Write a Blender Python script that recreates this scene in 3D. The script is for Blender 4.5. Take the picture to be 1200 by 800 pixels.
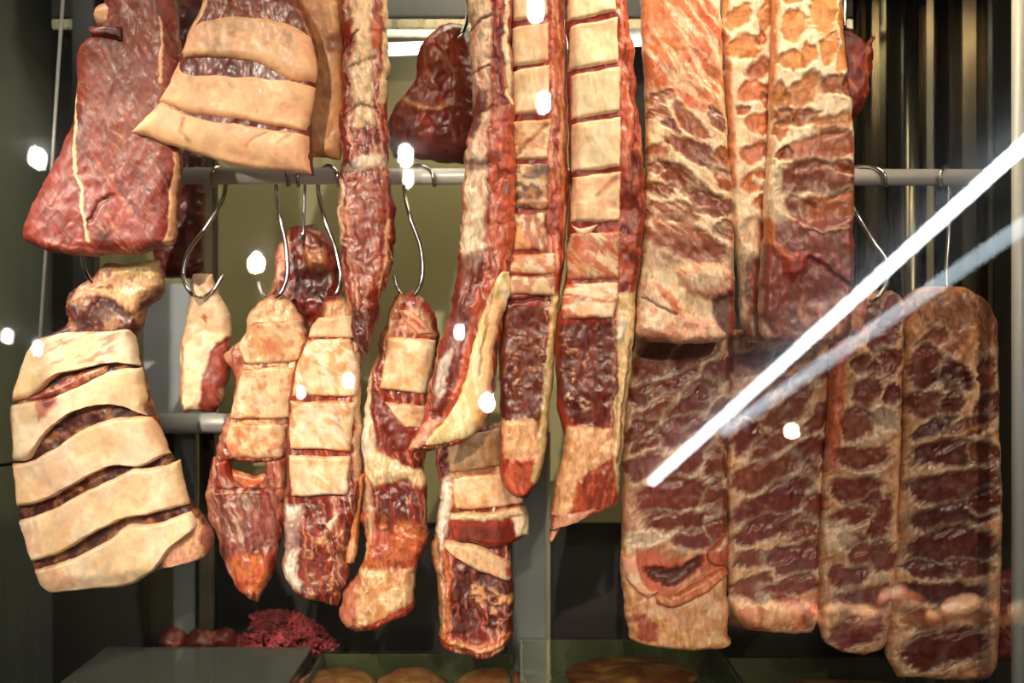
import bpy, math, random
import numpy as np
from mathutils import Vector
for o in list(bpy.data.objects): bpy.data.objects.remove(o)
COL = bpy.context.scene.collection
S = 0.00125; CD = 1.8; CZ = 1.4        # metres per pixel on the rail plane (Y=0), camera distance and height
# ------------------------------------------------------------------ camera, world, lights, exposure
cam = bpy.data.cameras.new('camera'); camo = bpy.data.objects.new('camera', cam); COL.objects.link(camo)
camo.location = (0, -CD, CZ); camo.rotation_euler = (math.pi/2, 0, 0)
cam.sensor_width = 36; cam.lens = 36*CD/(1200*S)
cam.dof.use_dof = True; cam.dof.focus_distance = CD-0.06; cam.dof.aperture_fstop = 2.8
bpy.context.scene.camera = camo
sc = bpy.context.scene
sc.view_settings.view_transform = 'Standard'; sc.view_settings.look = 'None'
sc.view_settings.exposure = 0.72; sc.view_settings.gamma = 1; sc.view_settings.use_curve_mapping = False
w = bpy.data.worlds.new('world'); sc.world = w; w.use_nodes = True
w.node_tree.nodes['Background'].inputs[0].default_value = (1.0, 0.93, 0.82, 1)
w.node_tree.nodes['Background'].inputs[1].default_value = 0.03
def area(name, loc, target, sx, sy, power, color, spread=180):
    l = bpy.data.lights.new(name, 'AREA'); l.shape = 'RECTANGLE'; l.size = sx; l.size_y = sy
    l.energy = power; l.color = color; l.spread = math.radians(spread)
    o = bpy.data.objects.new(name, l); COL.objects.link(o); o.location = loc
    o.rotation_euler = (Vector(target)-Vector(loc)).to_track_quat('-Z', 'Y').to_euler(); return o
def spot(name, loc, target, power, color, ang, blend=0.8, rad=0.02):
    l = bpy.data.lights.new(name, 'SPOT'); l.energy = power; l.color = color; l.spot_size = math.radians(ang); l.spot_blend = blend; l.shadow_soft_size = rad
    o = bpy.data.objects.new(name, l); COL.objects.link(o); o.location = loc
    o.rotation_euler = (Vector(target)-Vector(loc)).to_track_quat('-Z', 'Y').to_euler(); return o
# warm tube light under the canopy of the case, above the meat
area('case_lamp_warm', (0.26, -0.24, 2.06), (0.25, -0.08, 1.3), 0.9, 0.05, 2.9, (1.0, 0.74, 0.45))
# neutral tube light over the left part
area('case_lamp_neutral', (-0.66, -0.26, 2.06), (-0.5, -0.05, 1.15), 0.3, 0.05, 1.0, (1.0, 0.90, 0.76))
# shop downlights in front of the case, then added fill lights
spot('shop_lamp_left', (-1.36, -1.2, 2.5), (-0.52, 0, 1.15), 135, (1.0, 0.92, 0.80), 34, 0.9, 0.012)
spot('shop_lamp_middle', (-0.751, -2.301, 2.5), (-0.30, 0, 1.36), 150, (1.0, 0.88, 0.70), 27, 1.0, 0.02)
spot('shop_lamp_right', (0.40, -1.02, 2.55), (0.22, 0, 1.66), 34, (1.0, 0.80, 0.60), 30, 1.0, 0.012)
spot('shop_lamp_far_right', (1.121, -3.743, 2.5), (0.42, 0, 1.24), 100, (1.0, 0.80, 0.56), 19, 1.0, 0.02)
spot('side_fill', (-1.45, -1.7, 2.0), (-0.30, 0, 1.10), 62, (1.0, 0.90, 0.76), 38, 0.9, 0.012)  # added fill from the left, outside the mirrored view
spot('shop_lamp_low', (-0.094, -3.439, 2.5), (-0.08, 0.0, 1.00), 140, (1.0, 0.86, 0.68), 20, 1.0, 0.02)
area('deck_fill', (-0.05, -0.37, 0.965), (-0.05, 0.15, 0.86), 1.3, 0.03, 0.22, (1.0, 0.93, 0.75), 120)  # added fill strip below the view, brightens trays and lower meat
# light in the preparation room behind
area('rear_lamp', (0.0, 0.16, 2.05), (-0.1, 0.5, 1.35), 0.9, 0.08, 1.7, (1.0, 0.94, 0.68))

# ------------------------------------------------------------------ helpers
def at(px, py, Y=0.0):
    k = S*(CD+Y)/CD
    return Vector(((px-600)*k, Y, CZ+(400-py)*k))
def new_mat(name):
    m = bpy.data.materials.new(name); m.use_nodes = True
    nt = m.node_tree; return m, nt, nt.nodes['Principled BSDF']
def metal(name, col, rough, streak=0.0, scale=(60, 60, 1.2), metallic=1.0):
    m, nt, b = new_mat(name)
    b.inputs['Metallic'].default_value = metallic; b.inputs['Roughness'].default_value = rough
    tc = nt.nodes.new('ShaderNodeTexCoord'); mp = nt.nodes.new('ShaderNodeMapping'); mp.inputs['Scale'].default_value = scale
    n = nt.nodes.new('ShaderNodeTexNoise'); n.inputs['Scale'].default_value = 1; n.inputs['Detail'].default_value = 5
    nt.links.new(tc.outputs['Object'], mp.inputs[0]); nt.links.new(mp.outputs[0], n.inputs['Vector'])
    r = nt.nodes.new('ShaderNodeMapRange'); r.inputs[1].default_value = 0.3; r.inputs[2].default_value = 0.7
    r.inputs[3].default_value = rough*0.75; r.inputs[4].default_value = rough*1.3
    nt.links.new(n.outputs[0], r.inputs[0]); nt.links.new(r.outputs[0], b.inputs['Roughness'])
    c = nt.nodes.new('ShaderNodeMixRGB'); c.inputs[1].default_value = (*[v*(1-streak) for v in col], 1); c.inputs[2].default_value = (*col, 1)
    nt.links.new(n.outputs[0], c.inputs[0]); nt.links.new(c.outputs[0], b.inputs['Base Color'])
    bp = nt.nodes.new('ShaderNodeBump'); bp.inputs['Strength'].default_value = 0.12; bp.inputs['Distance'].default_value = 0.002
    nt.links.new(n.outputs[0], bp.inputs['Height']); nt.links.new(bp.outputs[0], b.inputs['Normal'])
    return m
def plain(name, col, rough, scale=8, var=0.2, bump=0.0):
    return metal(name, col, rough, var, (scale,)*3, 0.0)
def emis(name, col, s):
    m, nt, b = new_mat(name); b.inputs['Emission Color'].default_value = (*col, 1); b.inputs['Emission Strength'].default_value = s
    b.inputs['Base Color'].default_value = (*col, 1); return m
def glass_mat(name, ior=1.5, tint=(1, 1, 1), haze=0.0, film=False):
    m = bpy.data.materials.new(name); m.use_nodes = True; nt = m.node_tree; nt.nodes.clear()
    out = nt.nodes.new('ShaderNodeOutputMaterial'); mx = nt.nodes.new('ShaderNodeMixShader'); f = nt.nodes.new('ShaderNodeFresnel')
    t = nt.nodes.new('ShaderNodeBsdfTransparent'); g = nt.nodes.new('ShaderNodeBsdfGlossy')
    f.inputs[0].default_value = ior; t.inputs[0].default_value = (*tint, 1); g.inputs['Roughness'].default_value = haze
    if film:    # thin sheet: only its outer face reflects
        ge = nt.nodes.new('ShaderNodeNewGeometry'); sb = nt.nodes.new('ShaderNodeMath'); sb.operation = 'MULTIPLY'; iv = nt.nodes.new('ShaderNodeMath'); iv.operation = 'SUBTRACT'; iv.inputs[0].default_value = 1
        nt.links.new(ge.outputs['Backfacing'], iv.inputs[1]); nt.links.new(f.outputs[0], sb.inputs[0]); nt.links.new(iv.outputs[0], sb.inputs[1]); nt.links.new(sb.outputs[0], mx.inputs[0])
    else: nt.links.new(f.outputs[0], mx.inputs[0])
    nt.links.new(t.outputs[0], mx.inputs[1]); nt.links.new(g.outputs[0], mx.inputs[2])
    nt.links.new(mx.outputs[0], out.inputs[0]); return m
def flesh_mat(name, rough=0.36, grain=0.34, coat=0.2, bump=0.28, gs=1.0, ang=90, ani=0.4, bump2=None):
    m, nt, b = new_mat(name)
    a = nt.nodes.new('ShaderNodeAttribute'); a.attribute_name = 'tissue'
    tc = nt.nodes.new('ShaderNodeTexCoord')
    n1 = nt.nodes.new('ShaderNodeTexNoise'); n1.inputs['Scale'].default_value = 190*gs; n1.inputs['Detail'].default_value = 6; n1.inputs['Distortion'].default_value = 0.7
    n2 = nt.nodes.new('ShaderNodeTexNoise'); n2.inputs['Scale'].default_value = 42*gs; n2.inputs['Detail'].default_value = 4; n2.inputs['Distortion'].default_value = 1.5
    vr = nt.nodes.new('ShaderNodeVectorRotate'); vr.rotation_type = 'Y_AXIS'; vr.inputs['Angle'].default_value = math.radians(ang-90)
    mp = nt.nodes.new('ShaderNodeMapping'); mp.inputs['Scale'].default_value = (1, 1, ani)
    nt.links.new(tc.outputs['Object'], vr.inputs['Vector']); nt.links.new(vr.outputs[0], mp.inputs[0])
    for n in (n1, n2): nt.links.new(mp.outputs[0], n.inputs['Vector'])
    mr = nt.nodes.new('ShaderNodeMapRange'); mr.inputs[1].default_value = 0.32; mr.inputs[2].default_value = 0.68
    mr.inputs[3].default_value = 1-grain; mr.inputs[4].default_value = 1+grain*0.6
    nt.links.new(n1.outputs[0], mr.inputs[0])
    mr2 = nt.nodes.new('ShaderNodeMapRange'); mr2.inputs[1].default_value = 0.3; mr2.inputs[2].default_value = 0.7
    mr2.inputs[3].default_value = 0.85; mr2.inputs[4].default_value = 1.12
    nt.links.new(n2.outputs[0], mr2.inputs[0])
    mu = nt.nodes.new('ShaderNodeMath'); mu.operation = 'MULTIPLY'; nt.links.new(mr.outputs[0], mu.inputs[0]); nt.links.new(mr2.outputs[0], mu.inputs[1])
    vm = nt.nodes.new('ShaderNodeVectorMath'); vm.operation = 'SCALE'
    nt.links.new(a.outputs['Color'], vm.inputs[0]); nt.links.new(mu.outputs[0], vm.inputs['Scale'])
    nt.links.new(vm.outputs[0], b.inputs['Base Color'])
    rr = nt.nodes.new('ShaderNodeMapRange'); rr.inputs[1].default_value = 0.3; rr.inputs[2].default_value = 0.7
    rr.inputs[3].default_value = rough*0.7; rr.inputs[4].default_value = rough*1.5
    nt.links.new(n2.outputs[0], rr.inputs[0]); nt.links.new(rr.outputs[0], b.inputs['Roughness'])
    bp = nt.nodes.new('ShaderNodeBump'); bp.inputs['Strength'].default_value = bump; bp.inputs['Distance'].default_value = 0.0018
    nt.links.new(n1.outputs[0], bp.inputs['Height'])
    bp2 = nt.nodes.new('ShaderNodeBump'); bp2.inputs['Strength'].default_value = bump if bump2 is None else bump2; bp2.inputs['Distance'].default_value = 0.005
    nt.links.new(n2.outputs[0], bp2.inputs['Height']); nt.links.new(bp.outputs[0], bp2.inputs['Normal'])
    nt.links.new(bp2.outputs[0], b.inputs['Normal'])
    b.inputs['Coat Weight'].default_value = coat; b.inputs['Coat Roughness'].default_value = 0.22
    b.inputs['Subsurface Weight'].default_value = 0.0
    return m
FLESH = flesh_mat('meat_and_fat'); FATM = flesh_mat('firm_fat', 0.5, 0.08, 0.10, 0.14, 0.7, 90, 0.8)
BONE = flesh_mat('sawn_bone', 0.42, 0.12, 0.2, 0.18)
SMOOTHM = flesh_mat('fine_grained_beef', 0.44, 0.28, 0.12, 0.12, 1.3, 62, 0.16, 0.10)
STEEL = metal('brushed_steel', (0.40, 0.36, 0.25), 0.30, 0.7)
STEELD = metal('dark_steel', (0.11, 0.09, 0.055), 0.3, 0.6)
CHROME = metal('rail_steel', (0.78, 0.76, 0.72), 0.38, 0.15, (3, 200, 200), 0.3)
POSTM = metal('post_paint', (0.62, 0.66, 0.64), 0.4, 0.15, (60, 60, 1.2), 0.1)
HOOKM = metal('hook_steel', (0.62, 0.60, 0.56), 0.16, 0.1)
BLACK = plain('black_panel', (0.012, 0.012, 0.011), 0.35)
DARKW = plain('dark_panel', (0.03, 0.024, 0.016), 0.5)
OLIVE = plain('olive_panel', (0.40, 0.36, 0.17), 0.45, 2, 0.15)
GLASS = glass_mat('front_glass', 1.5)
TRAYG = glass_mat('tray_film', 1.35, (0.88, 0.92, 0.80), 0.05, True)
TRAYM = plain('tray_plastic', (0.09, 0.095, 0.06), 0.25)
SIDEM = metal('side_panel', (0.55, 0.62, 0.52), 0.32, 0.4, (8, 8, 1.5), 0.5)
PLATE = metal('lit_steel_plate', (0.55, 0.60, 0.62), 0.35, 0.2, (8, 8, 1.5), 0.2)  # steel plate coloured paler to paint in the strong light on it
GREYM = metal('grey_column', (0.20, 0.22, 0.21), 0.3, 0.4, (30, 30, 1.2), 0.4)

def mesh_obj(name, v, f, mat, parent=None, col=None, smooth=True):
    me = bpy.data.meshes.new(name)
    v = np.asarray(v, dtype=np.float32); org = Vector((0, 0, 0))
    if parent is not None: org = parent.matrix_world.translation if parent.type != 'EMPTY' else parent.location
    if parent is not None and parent.type != 'EMPTY': org = Vector(parent.get('_o', (0, 0, 0)))
    if isinstance(f, np.ndarray):
        me.vertices.add(len(v)); me.vertices.foreach_set('co', (v-np.array(org, dtype=np.float32)).ravel())
        n, k = f.shape; me.loops.add(n*k); me.loops.foreach_set('vertex_index', f.ravel().astype(np.int32))
        me.polygons.add(n); me.polygons.foreach_set('loop_start', np.arange(0, n*k, k, dtype=np.int32))
        me.polygons.foreach_set('loop_total', np.full(n, k, dtype=np.int32))
        me.update(calc_edges=True)
    else:
        me.from_pydata([tuple(p) for p in (v-np.array(org))], [], f)
    if smooth: me.polygons.foreach_set('use_smooth', np.ones(len(me.polygons), dtype=bool))
    if col is not None:
        at_ = me.color_attributes.new('tissue', 'FLOAT_COLOR', 'POINT')
        c = np.ones((len(v), 4), dtype=np.float32); c[:, :3] = col; at_.data.foreach_set('color', c.ravel())
    me.materials.append(mat); me.validate(); me.update()
    o = bpy.data.objects.new(name, me); COL.objects.link(o)
    if parent is not None: o.parent = parent
    return o
def recenter(o):
    me = o.data; n = len(me.vertices); a = np.empty(n*3, np.float32); me.vertices.foreach_get('co', a); a = a.reshape(-1, 3)
    c = (a.max(0)+a.min(0))/2; a -= c; me.vertices.foreach_set('co', a.ravel()); me.update(); o.location = Vector(c.tolist())
def tag(o, label=None, cat=None, group=None, kind=None):
    if label: o['label'] = label
    if cat: o['category'] = cat
    if group: o['group'] = group
    if kind: o['kind'] = kind
    return o
def thing(name, label, cat, loc, group=None):
    o = bpy.data.objects.new(name, None); o.empty_display_size = 0.03; COL.objects.link(o); o.location = loc
    return tag(o, label, cat, group)
def boxm(x0, x1, y0, y1, z0, z1, bev=0.0):
    import bmesh
    bm = bmesh.new(); r = bmesh.ops.create_cube(bm, size=1)
    for p in bm.verts: p.co = Vector(((x0+x1)/2+p.co.x*(x1-x0), (y0+y1)/2+p.co.y*(y1-y0), (z0+z1)/2+p.co.z*(z1-z0)))
    if bev: bmesh.ops.bevel(bm, geom=bm.edges[:], offset=bev, segments=2, affect='EDGES')
    v = [tuple(p.co) for p in bm.verts]; bm.verts.index_update(); f = [[q.index for q in p.verts] for p in bm.faces]; bm.free(); return v, f
def box(name, x0, x1, y0, y1, z0, z1, mat, parent=None, bev=0.0, kind=None):
    v, f = boxm(x0, x1, y0, y1, z0, z1, bev); o = mesh_obj(name, v, f, mat, parent, smooth=False)
    if parent is None: recenter(o)
    if kind: o['kind'] = kind
    return o
def pbox(name, px0, px1, py0, py1, Y, dep, mat, parent=None, bev=0.0, kind='structure'):
    a = at(px0, py0, Y); b = at(px1, py1, Y)
    return box(name, a.x, b.x, Y, Y+dep, b.z, a.z, mat, parent, bev, kind)
def smooth_path(pts, n=6):
    P = np.array([tuple(p) for p in pts], float)
    if len(P) < 3: return P
    t = np.r_[0, np.cumsum(np.linalg.norm(np.diff(P, axis=0), axis=1))]
    return herm(t, P, np.linspace(0, t[-1], (len(P)-1)*n+1))
def herm(t, V, q):
    V = np.asarray(V, float); m = np.gradient(V, t, axis=0) if len(t) > 2 else np.repeat((V[1:]-V[:1])/(t[1]-t[0]), 2, axis=0)
    i = np.clip(np.searchsorted(t, q, side='right')-1, 0, len(t)-2); h = t[i+1]-t[i]; s = (q-t[i])/h
    sh = (len(q),)+(1,)*(V.ndim-1); s = s.reshape(sh); h = h.reshape(sh)
    return (2*s**3-3*s**2+1)*V[i]+(s**3-2*s**2+s)*h*m[i]+(-2*s**3+3*s**2)*V[i+1]+(s**3-s**2)*h*m[i+1]
def tube(pts, rad, seg=10, smooth=6):
    P = smooth_path(pts, smooth) if smooth else np.array([tuple(p) for p in pts], float)
    n = len(P); R = np.full(n, rad) if np.isscalar(rad) else np.interp(np.linspace(0, 1, n), np.linspace(0, 1, len(rad)), rad)
    T = np.gradient(P, axis=0); T /= np.linalg.norm(T, axis=1)[:, None]+1e-9
    N = np.cross(T[0], [0.3, 0.9, 0.1]); V = []
    for i in range(n):
        N = N-np.dot(N, T[i])*T[i]; N /= np.linalg.norm(N); Bn = np.cross(T[i], N)
        for k in range(seg):
            a = 2*math.pi*k/seg; V.append(P[i]+R[i]*(math.cos(a)*N+math.sin(a)*Bn))
    F = [[i*seg+k, i*seg+(k+1) % seg, (i+1)*seg+(k+1) % seg, (i+1)*seg+k] for i in range(n-1) for k in range(seg)]
    F.append(list(range(seg))[::-1]); F.append([(n-1)*seg+k for k in range(seg)])
    return V, F

# ------------------------------------------------------------------ structure of the case
box('wall_back', -0.80, 0.22, 0.46, 0.48, at(0, 612, .46).z, 2.1, OLIVE, kind='structure')
box('wall_back', -0.95, 0.95, 0.50, 0.52, 0.72, 2.1, DARKW, kind='structure')
box('floor', -0.95, 0.95, -0.5, 0.52, 0.68, 0.72, BLACK, kind='structure')
box('wall_left', -0.98, -0.86, -0.40, 0.50, 0.72, 2.1, SIDEM, kind='structure')
# ceiling of the shop, in front of the case, and canopy on top of the case
box('ceiling', -3.0, 3.0, -6.0, -0.6, 2.62, 2.66, plain('ceiling_paint', (0.04, 0.04, 0.04), 0.9), kind='structure')
box('wall_top', -0.95, 0.95, -0.30, 0.52, 2.10, 2.13, STEELD, kind='structure')
# top beam and panels behind the rail
n_tr = [0]
def trim(px0, px1, py0, py1, Y, dep, mat, bev=0.002):
    n_tr[0] += 1; return pbox('trim_%d' % n_tr[0], px0, px1, py0, py1, Y, dep, mat, None, bev)
trim(60, 1000, -100, 20, .30, .05, BLACK)
trim(60, 1000, 22, 34, .29, .06, STEEL)
trim(168, 252, 332, 486, .245, .03, PLATE)
trim(168, 203, 486, 764, .26, .02, STEELD)
trim(203, 228, 486, 764, .26, .02, GREYM)
trim(233, 251, 150, 800, .25, .03, STEELD)
trim(601, 641, 505, 830, .22, .02, GREYM)
trim(640, 645, 505, 830, .215, .02, STEEL)
trim(84, 110, -60, 500, .20, .03, BLACK)
# right stainless bay
PR = [(985, .34), (1003, .345), (1006, .31), (1014, .318), (1022, .322), (1030, .318), (1038, .308), (1042, .34), (1056, .345), (1082, .345), (1086, .30), (1094, .298), (1098, .335), (1112, .345), (1128, .348), (1144, .342), (1155, .325), (1158, .28), (1163, .28), (1166, .315), (1190, .335), (1260, .33)]
V = []; F = []
for k_, (a_, Y_) in enumerate(PR): V += [at(a_, -80, Y_), at(a_, 860, Y_)]
F = [[2*k_, 2*k_+1, 2*k_+3, 2*k_+2] for k_ in range(len(PR)-1)]
BAY = metal('bay_steel', (0.27, 0.23, 0.14), 0.24, 0.85)
o = mesh_obj('wall_right', V, F, BAY, smooth=False); o['kind'] = 'structure'; recenter(o)
md = o.modifiers.new('thickness', 'SOLIDIFY'); md.thickness = 0.003
V, F = tube([at(1068, -90, .28), at(1068, 870, .28)], .0125, 20, 0); o = mesh_obj('trim_20', V, F, STEEL); o['kind'] = 'structure'; recenter(o)
V, F = tube([at(1193, -90, -.12), at(1193, 870, -.12)], .0085, 20, 0); o = mesh_obj('trim_21', V, F, POSTM); o['kind'] = 'structure'; recenter(o)
V, F = tube([at(75, -20, .175), at(46, 410, .068)], .0028, 8, 0); o = mesh_obj('trim_22', V, F, CHROME); o['kind'] = 'structure'; recenter(o)
V, F = tube([at(0, 545, .2), at(160, 525, .24)], .003, 8, 0); o = mesh_obj('trim_23', V, F, STEELD); o['kind'] = 'structure'; recenter(o)
# rear lamp tube
V, F = tube([at(452, 58, .36), at(760, 46, .36)], .011, 14, 0); o = mesh_obj('fluorescent_tube', V, F, emis('tube_glow', (1, .98, .88), 2.6))
recenter(o); tag(o, 'bright fluorescent tube glowing behind the meat under the dark top beam', 'lamp')

# front glass, leaning back at the top
TH = math.radians(12); GY = -0.39
def glass_y(z): return GY+(z-CZ)*math.tan(TH)
z0, z1 = 0.80, 2.05; t = 0.006
V = [(-1.0, glass_y(z0)-t*0, z0), (1.0, glass_y(z0), z0), (1.0, glass_y(z1), z1), (-1.0, glass_y(z1), z1)]
V += [(x, y+t, z) for x, y, z in V]
o = mesh_obj('window_1', V, [[0, 1, 2, 3], [7, 6, 5, 4], [0, 4, 5, 1], [1, 5, 6, 2], [2, 6, 7, 3], [3, 7, 4, 0]], GLASS, smooth=False); o['kind'] = 'structure'; recenter(o)

# ------------------------------------------------------------------ shop lamps on the ceiling, seen mirrored in the front glass
def mirror_hit(px, py, zc=2.58):
    d = np.array([(px-600)*S/CD, 1.0, (400-py)*S/CD]); c = np.array([0, -CD, CZ]); n = np.array([0, -math.cos(TH), math.sin(TH)])
    p0 = np.array([0, GY, CZ]); tt = np.dot(p0-c, n)/np.dot(d, n); p = c+d*tt; r = d-2*np.dot(d, n)*n; k = (zc-p[2])/r[2]
    return p+r*k
TUBE = emis('ceiling_tube_glow', (0.86, 0.95, 1.0), 26); TUBE2 = emis('ghost_image_glow', (0.8, 0.93, 1.0), 3.0)
SPOTE = emis('spot_glow', (1, .97, .9), 55)
A, Bq = mirror_hit(1260, 115), mirror_hit(762, 566)
ks = [0, .205, .21, .52, .525, .775, .785, .90, .905, 1.0]
# joins between tubes measured along the reflected row
def onrow(px): 
    py = 115+(1260-px)*(566-115)/(1260-762); return mirror_hit(px, py)
for i, (a, b) in enumerate([(1300, 1004), (998, 890), (886, 824), (821, 765)]):
    p, q = onrow(a), onrow(b)
    r = .019
    V, F = tube([p, q], r, 12, 0); o = mesh_obj('ceiling_tube', V, F, TUBE); recenter(o)
    tag(o, ['longest cool white ceiling tube, mirrored in the glass at the upper right', 'second cool white ceiling tube, mirrored over the middle pork ribs',
            'third cool white ceiling tube, mirrored in the glass over the lower ribs', 'shortest far cool white ceiling tube, mirrored at the lower end of the row'][i], 'lamp', 'row of ceiling tubes')
p, q = mirror_hit(1300, 195), mirror_hit(850, 505)
V, F = tube([p, q], .024, 12, 0); o = mesh_obj('ceiling_tube', V, F, TUBE2); recenter(o)  # added tube, stands in for the doubled glass reflection of the row
tag(o, 'added dim tube standing in for the second glass reflection of the bright row', 'lamp')
SP = [(42, 190, 9), (475, 187, 10), (628, 16, 11), (637, 125, 9), (478, 214, 6), (538, 393, 6), (571, 473, 7), (42, 412, 5), (300, 309, 6), (408, 450, 6), (7, 398, 5), (352, 464, 4)]
NM = ['far left beside the dark beef slab', 'on the hanging rail between two strips', 'at the top on a cut rib strip', 'upper middle on a cut rib strip', 'just under the hanging rail',
      'on the middle diagonal flank strip', 'low on the yellow fat of the flank strip', 'left edge above the scored fat piece', 'on the olive back panel between hooks', 'on the sawn ribs in the centre left',
      'at the extreme left edge', 'small one on the left sawn ribs']
for (px, py, rp), nm in zip(SP, NM):
    c = mirror_hit(px, py); D = np.linalg.norm(c-np.array([0, GY, CZ]))+1.4; r = rp*S/CD*D
    V, F = [], []; n = 20
    for zz, rr in ((0.03, r*1.0), (0, r*1.0)):
        V += [(c[0]+.75*rr*math.cos(2*math.pi*k/n), c[1]+.75*rr*math.sin(2*math.pi*k/n)*1.6, c[2]+zz) for k in range(n)]
    F = [[k, (k+1) % n, n+(k+1) % n, n+k] for k in range(n)]+[list(range(n)), list(range(2*n-1, n-1, -1))]
    o = mesh_obj('downlight', V, F, SPOTE, smooth=False); recenter(o); tag(o, 'round ceiling downlight mirrored '+nm, 'lamp', 'shop downlights')

# ------------------------------------------------------------------ tissue painter
C = dict(F=(.84, .58, .32), f=(.86, .68, .46), P=(.80, .36, .22), Y=(.70, .50, .20), W=(.88, .74, .58), R=(.31, .028, .011), r=(.54, .095, .035), D=(.085, .009, .005),
         B=(.20, .038, .011), b=(.34, .085, .022), O=(.58, .15, .035), o=(.60, .24, .06), g=(.50, .18, .04), V=(.24, .05, .04), K=(.035, .008, .008), T=(.64, .28, .10), t=(.42, .18, .07), G=(.30, .22, .10), X=(.50, .15, .08), L=(.90, .74, .48), A=(.84, .45, .22), Z=(.17, .021, .012))
rng = np.random.RandomState(7); TAB = rng.rand(256, 256)
def vn(x, y, s=0):
    x = x+s*17.31; y = y+s*9.77; xi = np.floor(x).astype(int); yi = np.floor(y).astype(int); fx = x-xi; fy = y-yi
    fx = fx*fx*(3-2*fx); fy = fy*fy*(3-2*fy); a = xi & 255; b = (xi+1) & 255; c = yi & 255; d = (yi+1) & 255
    return (TAB[a, c]*(1-fx)+TAB[b, c]*fx)*(1-fy)+(TAB[a, d]*(1-fx)+TAB[b, d]*fx)*fy
def fbm(x, y, s=0, o=4):
    r = 0; a = .5; n = 0
    for i in range(o): r = r+a*vn(x, y, s+i); n += a; a *= .55; x = x*2.03; y = y*2.03
    return r/n
def ss(a, b, x): t = np.clip((x-a)/(b-a+1e-9), 0, 1); return t*t*(3-2*t)
def sdpoly(x, y, P):
    d = np.full(x.shape, 1e9); ins = np.zeros(x.shape, bool); n = len(P)
    for i in range(n):
        x0, y0 = P[i]; x1, y1 = P[(i+1) % n]; ex, ey = x1-x0, y1-y0
        t = np.clip(((x-x0)*ex+(y-y0)*ey)/(ex*ex+ey*ey+1e-9), 0, 1); d = np.minimum(d, np.hypot(x-x0-t*ex, y-y0-t*ey))
        if y0 != y1: c = ((y0 > y) != (y1 > y)) & (x < ex*(y-y0)/(ey)+x0); ins ^= c
    return np.where(ins, -d, d)
class Ctx: pass
def mix(c, col, a): c.col += (np.array(col)-c.col)*a[:, None]
def pts(s): a = [float(v) for v in s.replace(',', ' ').split()]; return list(zip(a[0::2], a[1::2]))
def Bl(col, P, soft=3, h=0, amt=1):
    P = pts(P)
    def f(c): a = 1-ss(-soft*.6, soft*.6, sdpoly(c.x, c.y, P)); mix(c, C[col], a*amt); c.h += h*(1-ss(-soft*1.5, soft*.5, sdpoly(c.x, c.y, P)) if h else 0)
    return f
def St(col, w, P, soft=2, h=0, amt=1):
    P = pts(P); w0, w1 = (w if isinstance(w, tuple) else (w, w))
    def f(c):
        best = np.full(c.x.shape, 1e9); n = len(P)-1
        for i in range(n):
            x0, y0 = P[i]; x1, y1 = P[i+1]; ex, ey = x1-x0, y1-y0
            t = np.clip(((c.x-x0)*ex+(c.y-y0)*ey)/(ex*ex+ey*ey+1e-9), 0, 1); g = (i+t)/n
            best = np.minimum(best, np.hypot(c.x-x0-t*ex, c.y-y0-t*ey)-(w0+(w1-w0)*g)/2)
        a = 1-ss(-soft*.5, soft*.7, best); mix(c, C[col], a*amt); c.h += h*a
    return f
def El(col, L, h=-1.5, alt=None, big=.78, soft=.18, rag=.6):
    a_ = [float(v) for v in L.replace(',', ' ').replace(';', ' ').split()]; E = [a_[i:i+5] for i in range(0, len(a_), 5)]
    def f(c):
        for k, (cx, cy, rx, ry, an) in enumerate(E):
            m = (abs(c.x-cx) < rx*1.7+ry) & (abs(c.y-cy) < rx*1.7+ry)
            if not m.any(): continue
            x = c.x[m]-cx; y = c.y[m]-cy; q = math.radians(an); u = (x*math.cos(q)+y*math.sin(q))/rx; v = (-x*math.sin(q)+y*math.cos(q))/ry
            hq = math.radians(an-22); hu = c.x[m]*math.cos(hq)+c.y[m]*math.sin(hq); hv = -c.x[m]*math.sin(hq)+c.y[m]*math.cos(hq); nz = .3*(fbm(c.x[m]/22, c.y[m]/22, k+3)-.5)+.62*(fbm(hu/17, hv/2.6, k+5, 3)-.5)
            v = v+.35*np.sin(u*2+k); v = np.where(v < 0, v*1.0, v*.85); nz = nz*rag; v = v*big; u = u*(.45+.55*big); dd = (abs(u)**2.6+abs(v)**2.2)**(1/2.4)+nz*.9
            a = 1-ss(1-soft, 1+soft, dd); cc = np.array(C[col])
            if alt: cc = cc+(np.array(C[alt])-cc)*((k*7 % 5)/4.)
            fb = fbm((x*math.cos(q)+y*math.sin(q))/26+k, (-x*math.sin(q)+y*math.cos(q))/2.6, k, 3)
            cc = cc[None, :]*(.62+.85*fb)[:, None]
            c.col[m] += (cc-c.col[m])*a[:, None]; c.h[m] += h*a
            # pale rim of fat round the muscle
            rim = np.exp(-((dd-1.12)/.16)**2)*.35; c.col[m] += (np.array(C['f'])-c.col[m])*rim[:, None]; c.h[m] += .8*rim
    return f
def Kt(col, ang, lo=30, cr=3, thr=.55, amt=.8, P=None, h=0, s=1, sh=.08):
    PP = pts(P) if P else None; q = math.radians(ang)
    def f(c):
        u = c.x*math.cos(q)+c.y*math.sin(q); v = -c.x*math.sin(q)+c.y*math.cos(q)
        v = v+6*(fbm(c.x/30, c.y/30, s+2)-.5)
        a = ss(thr-sh, thr+sh, fbm(u/lo, v/cr, s, 3))
        if PP: a = a*(1-ss(-3, 5, sdpoly(c.x, c.y, PP)))
        mix(c, C[col], a*amt); c.h += h*a
    return f
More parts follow.
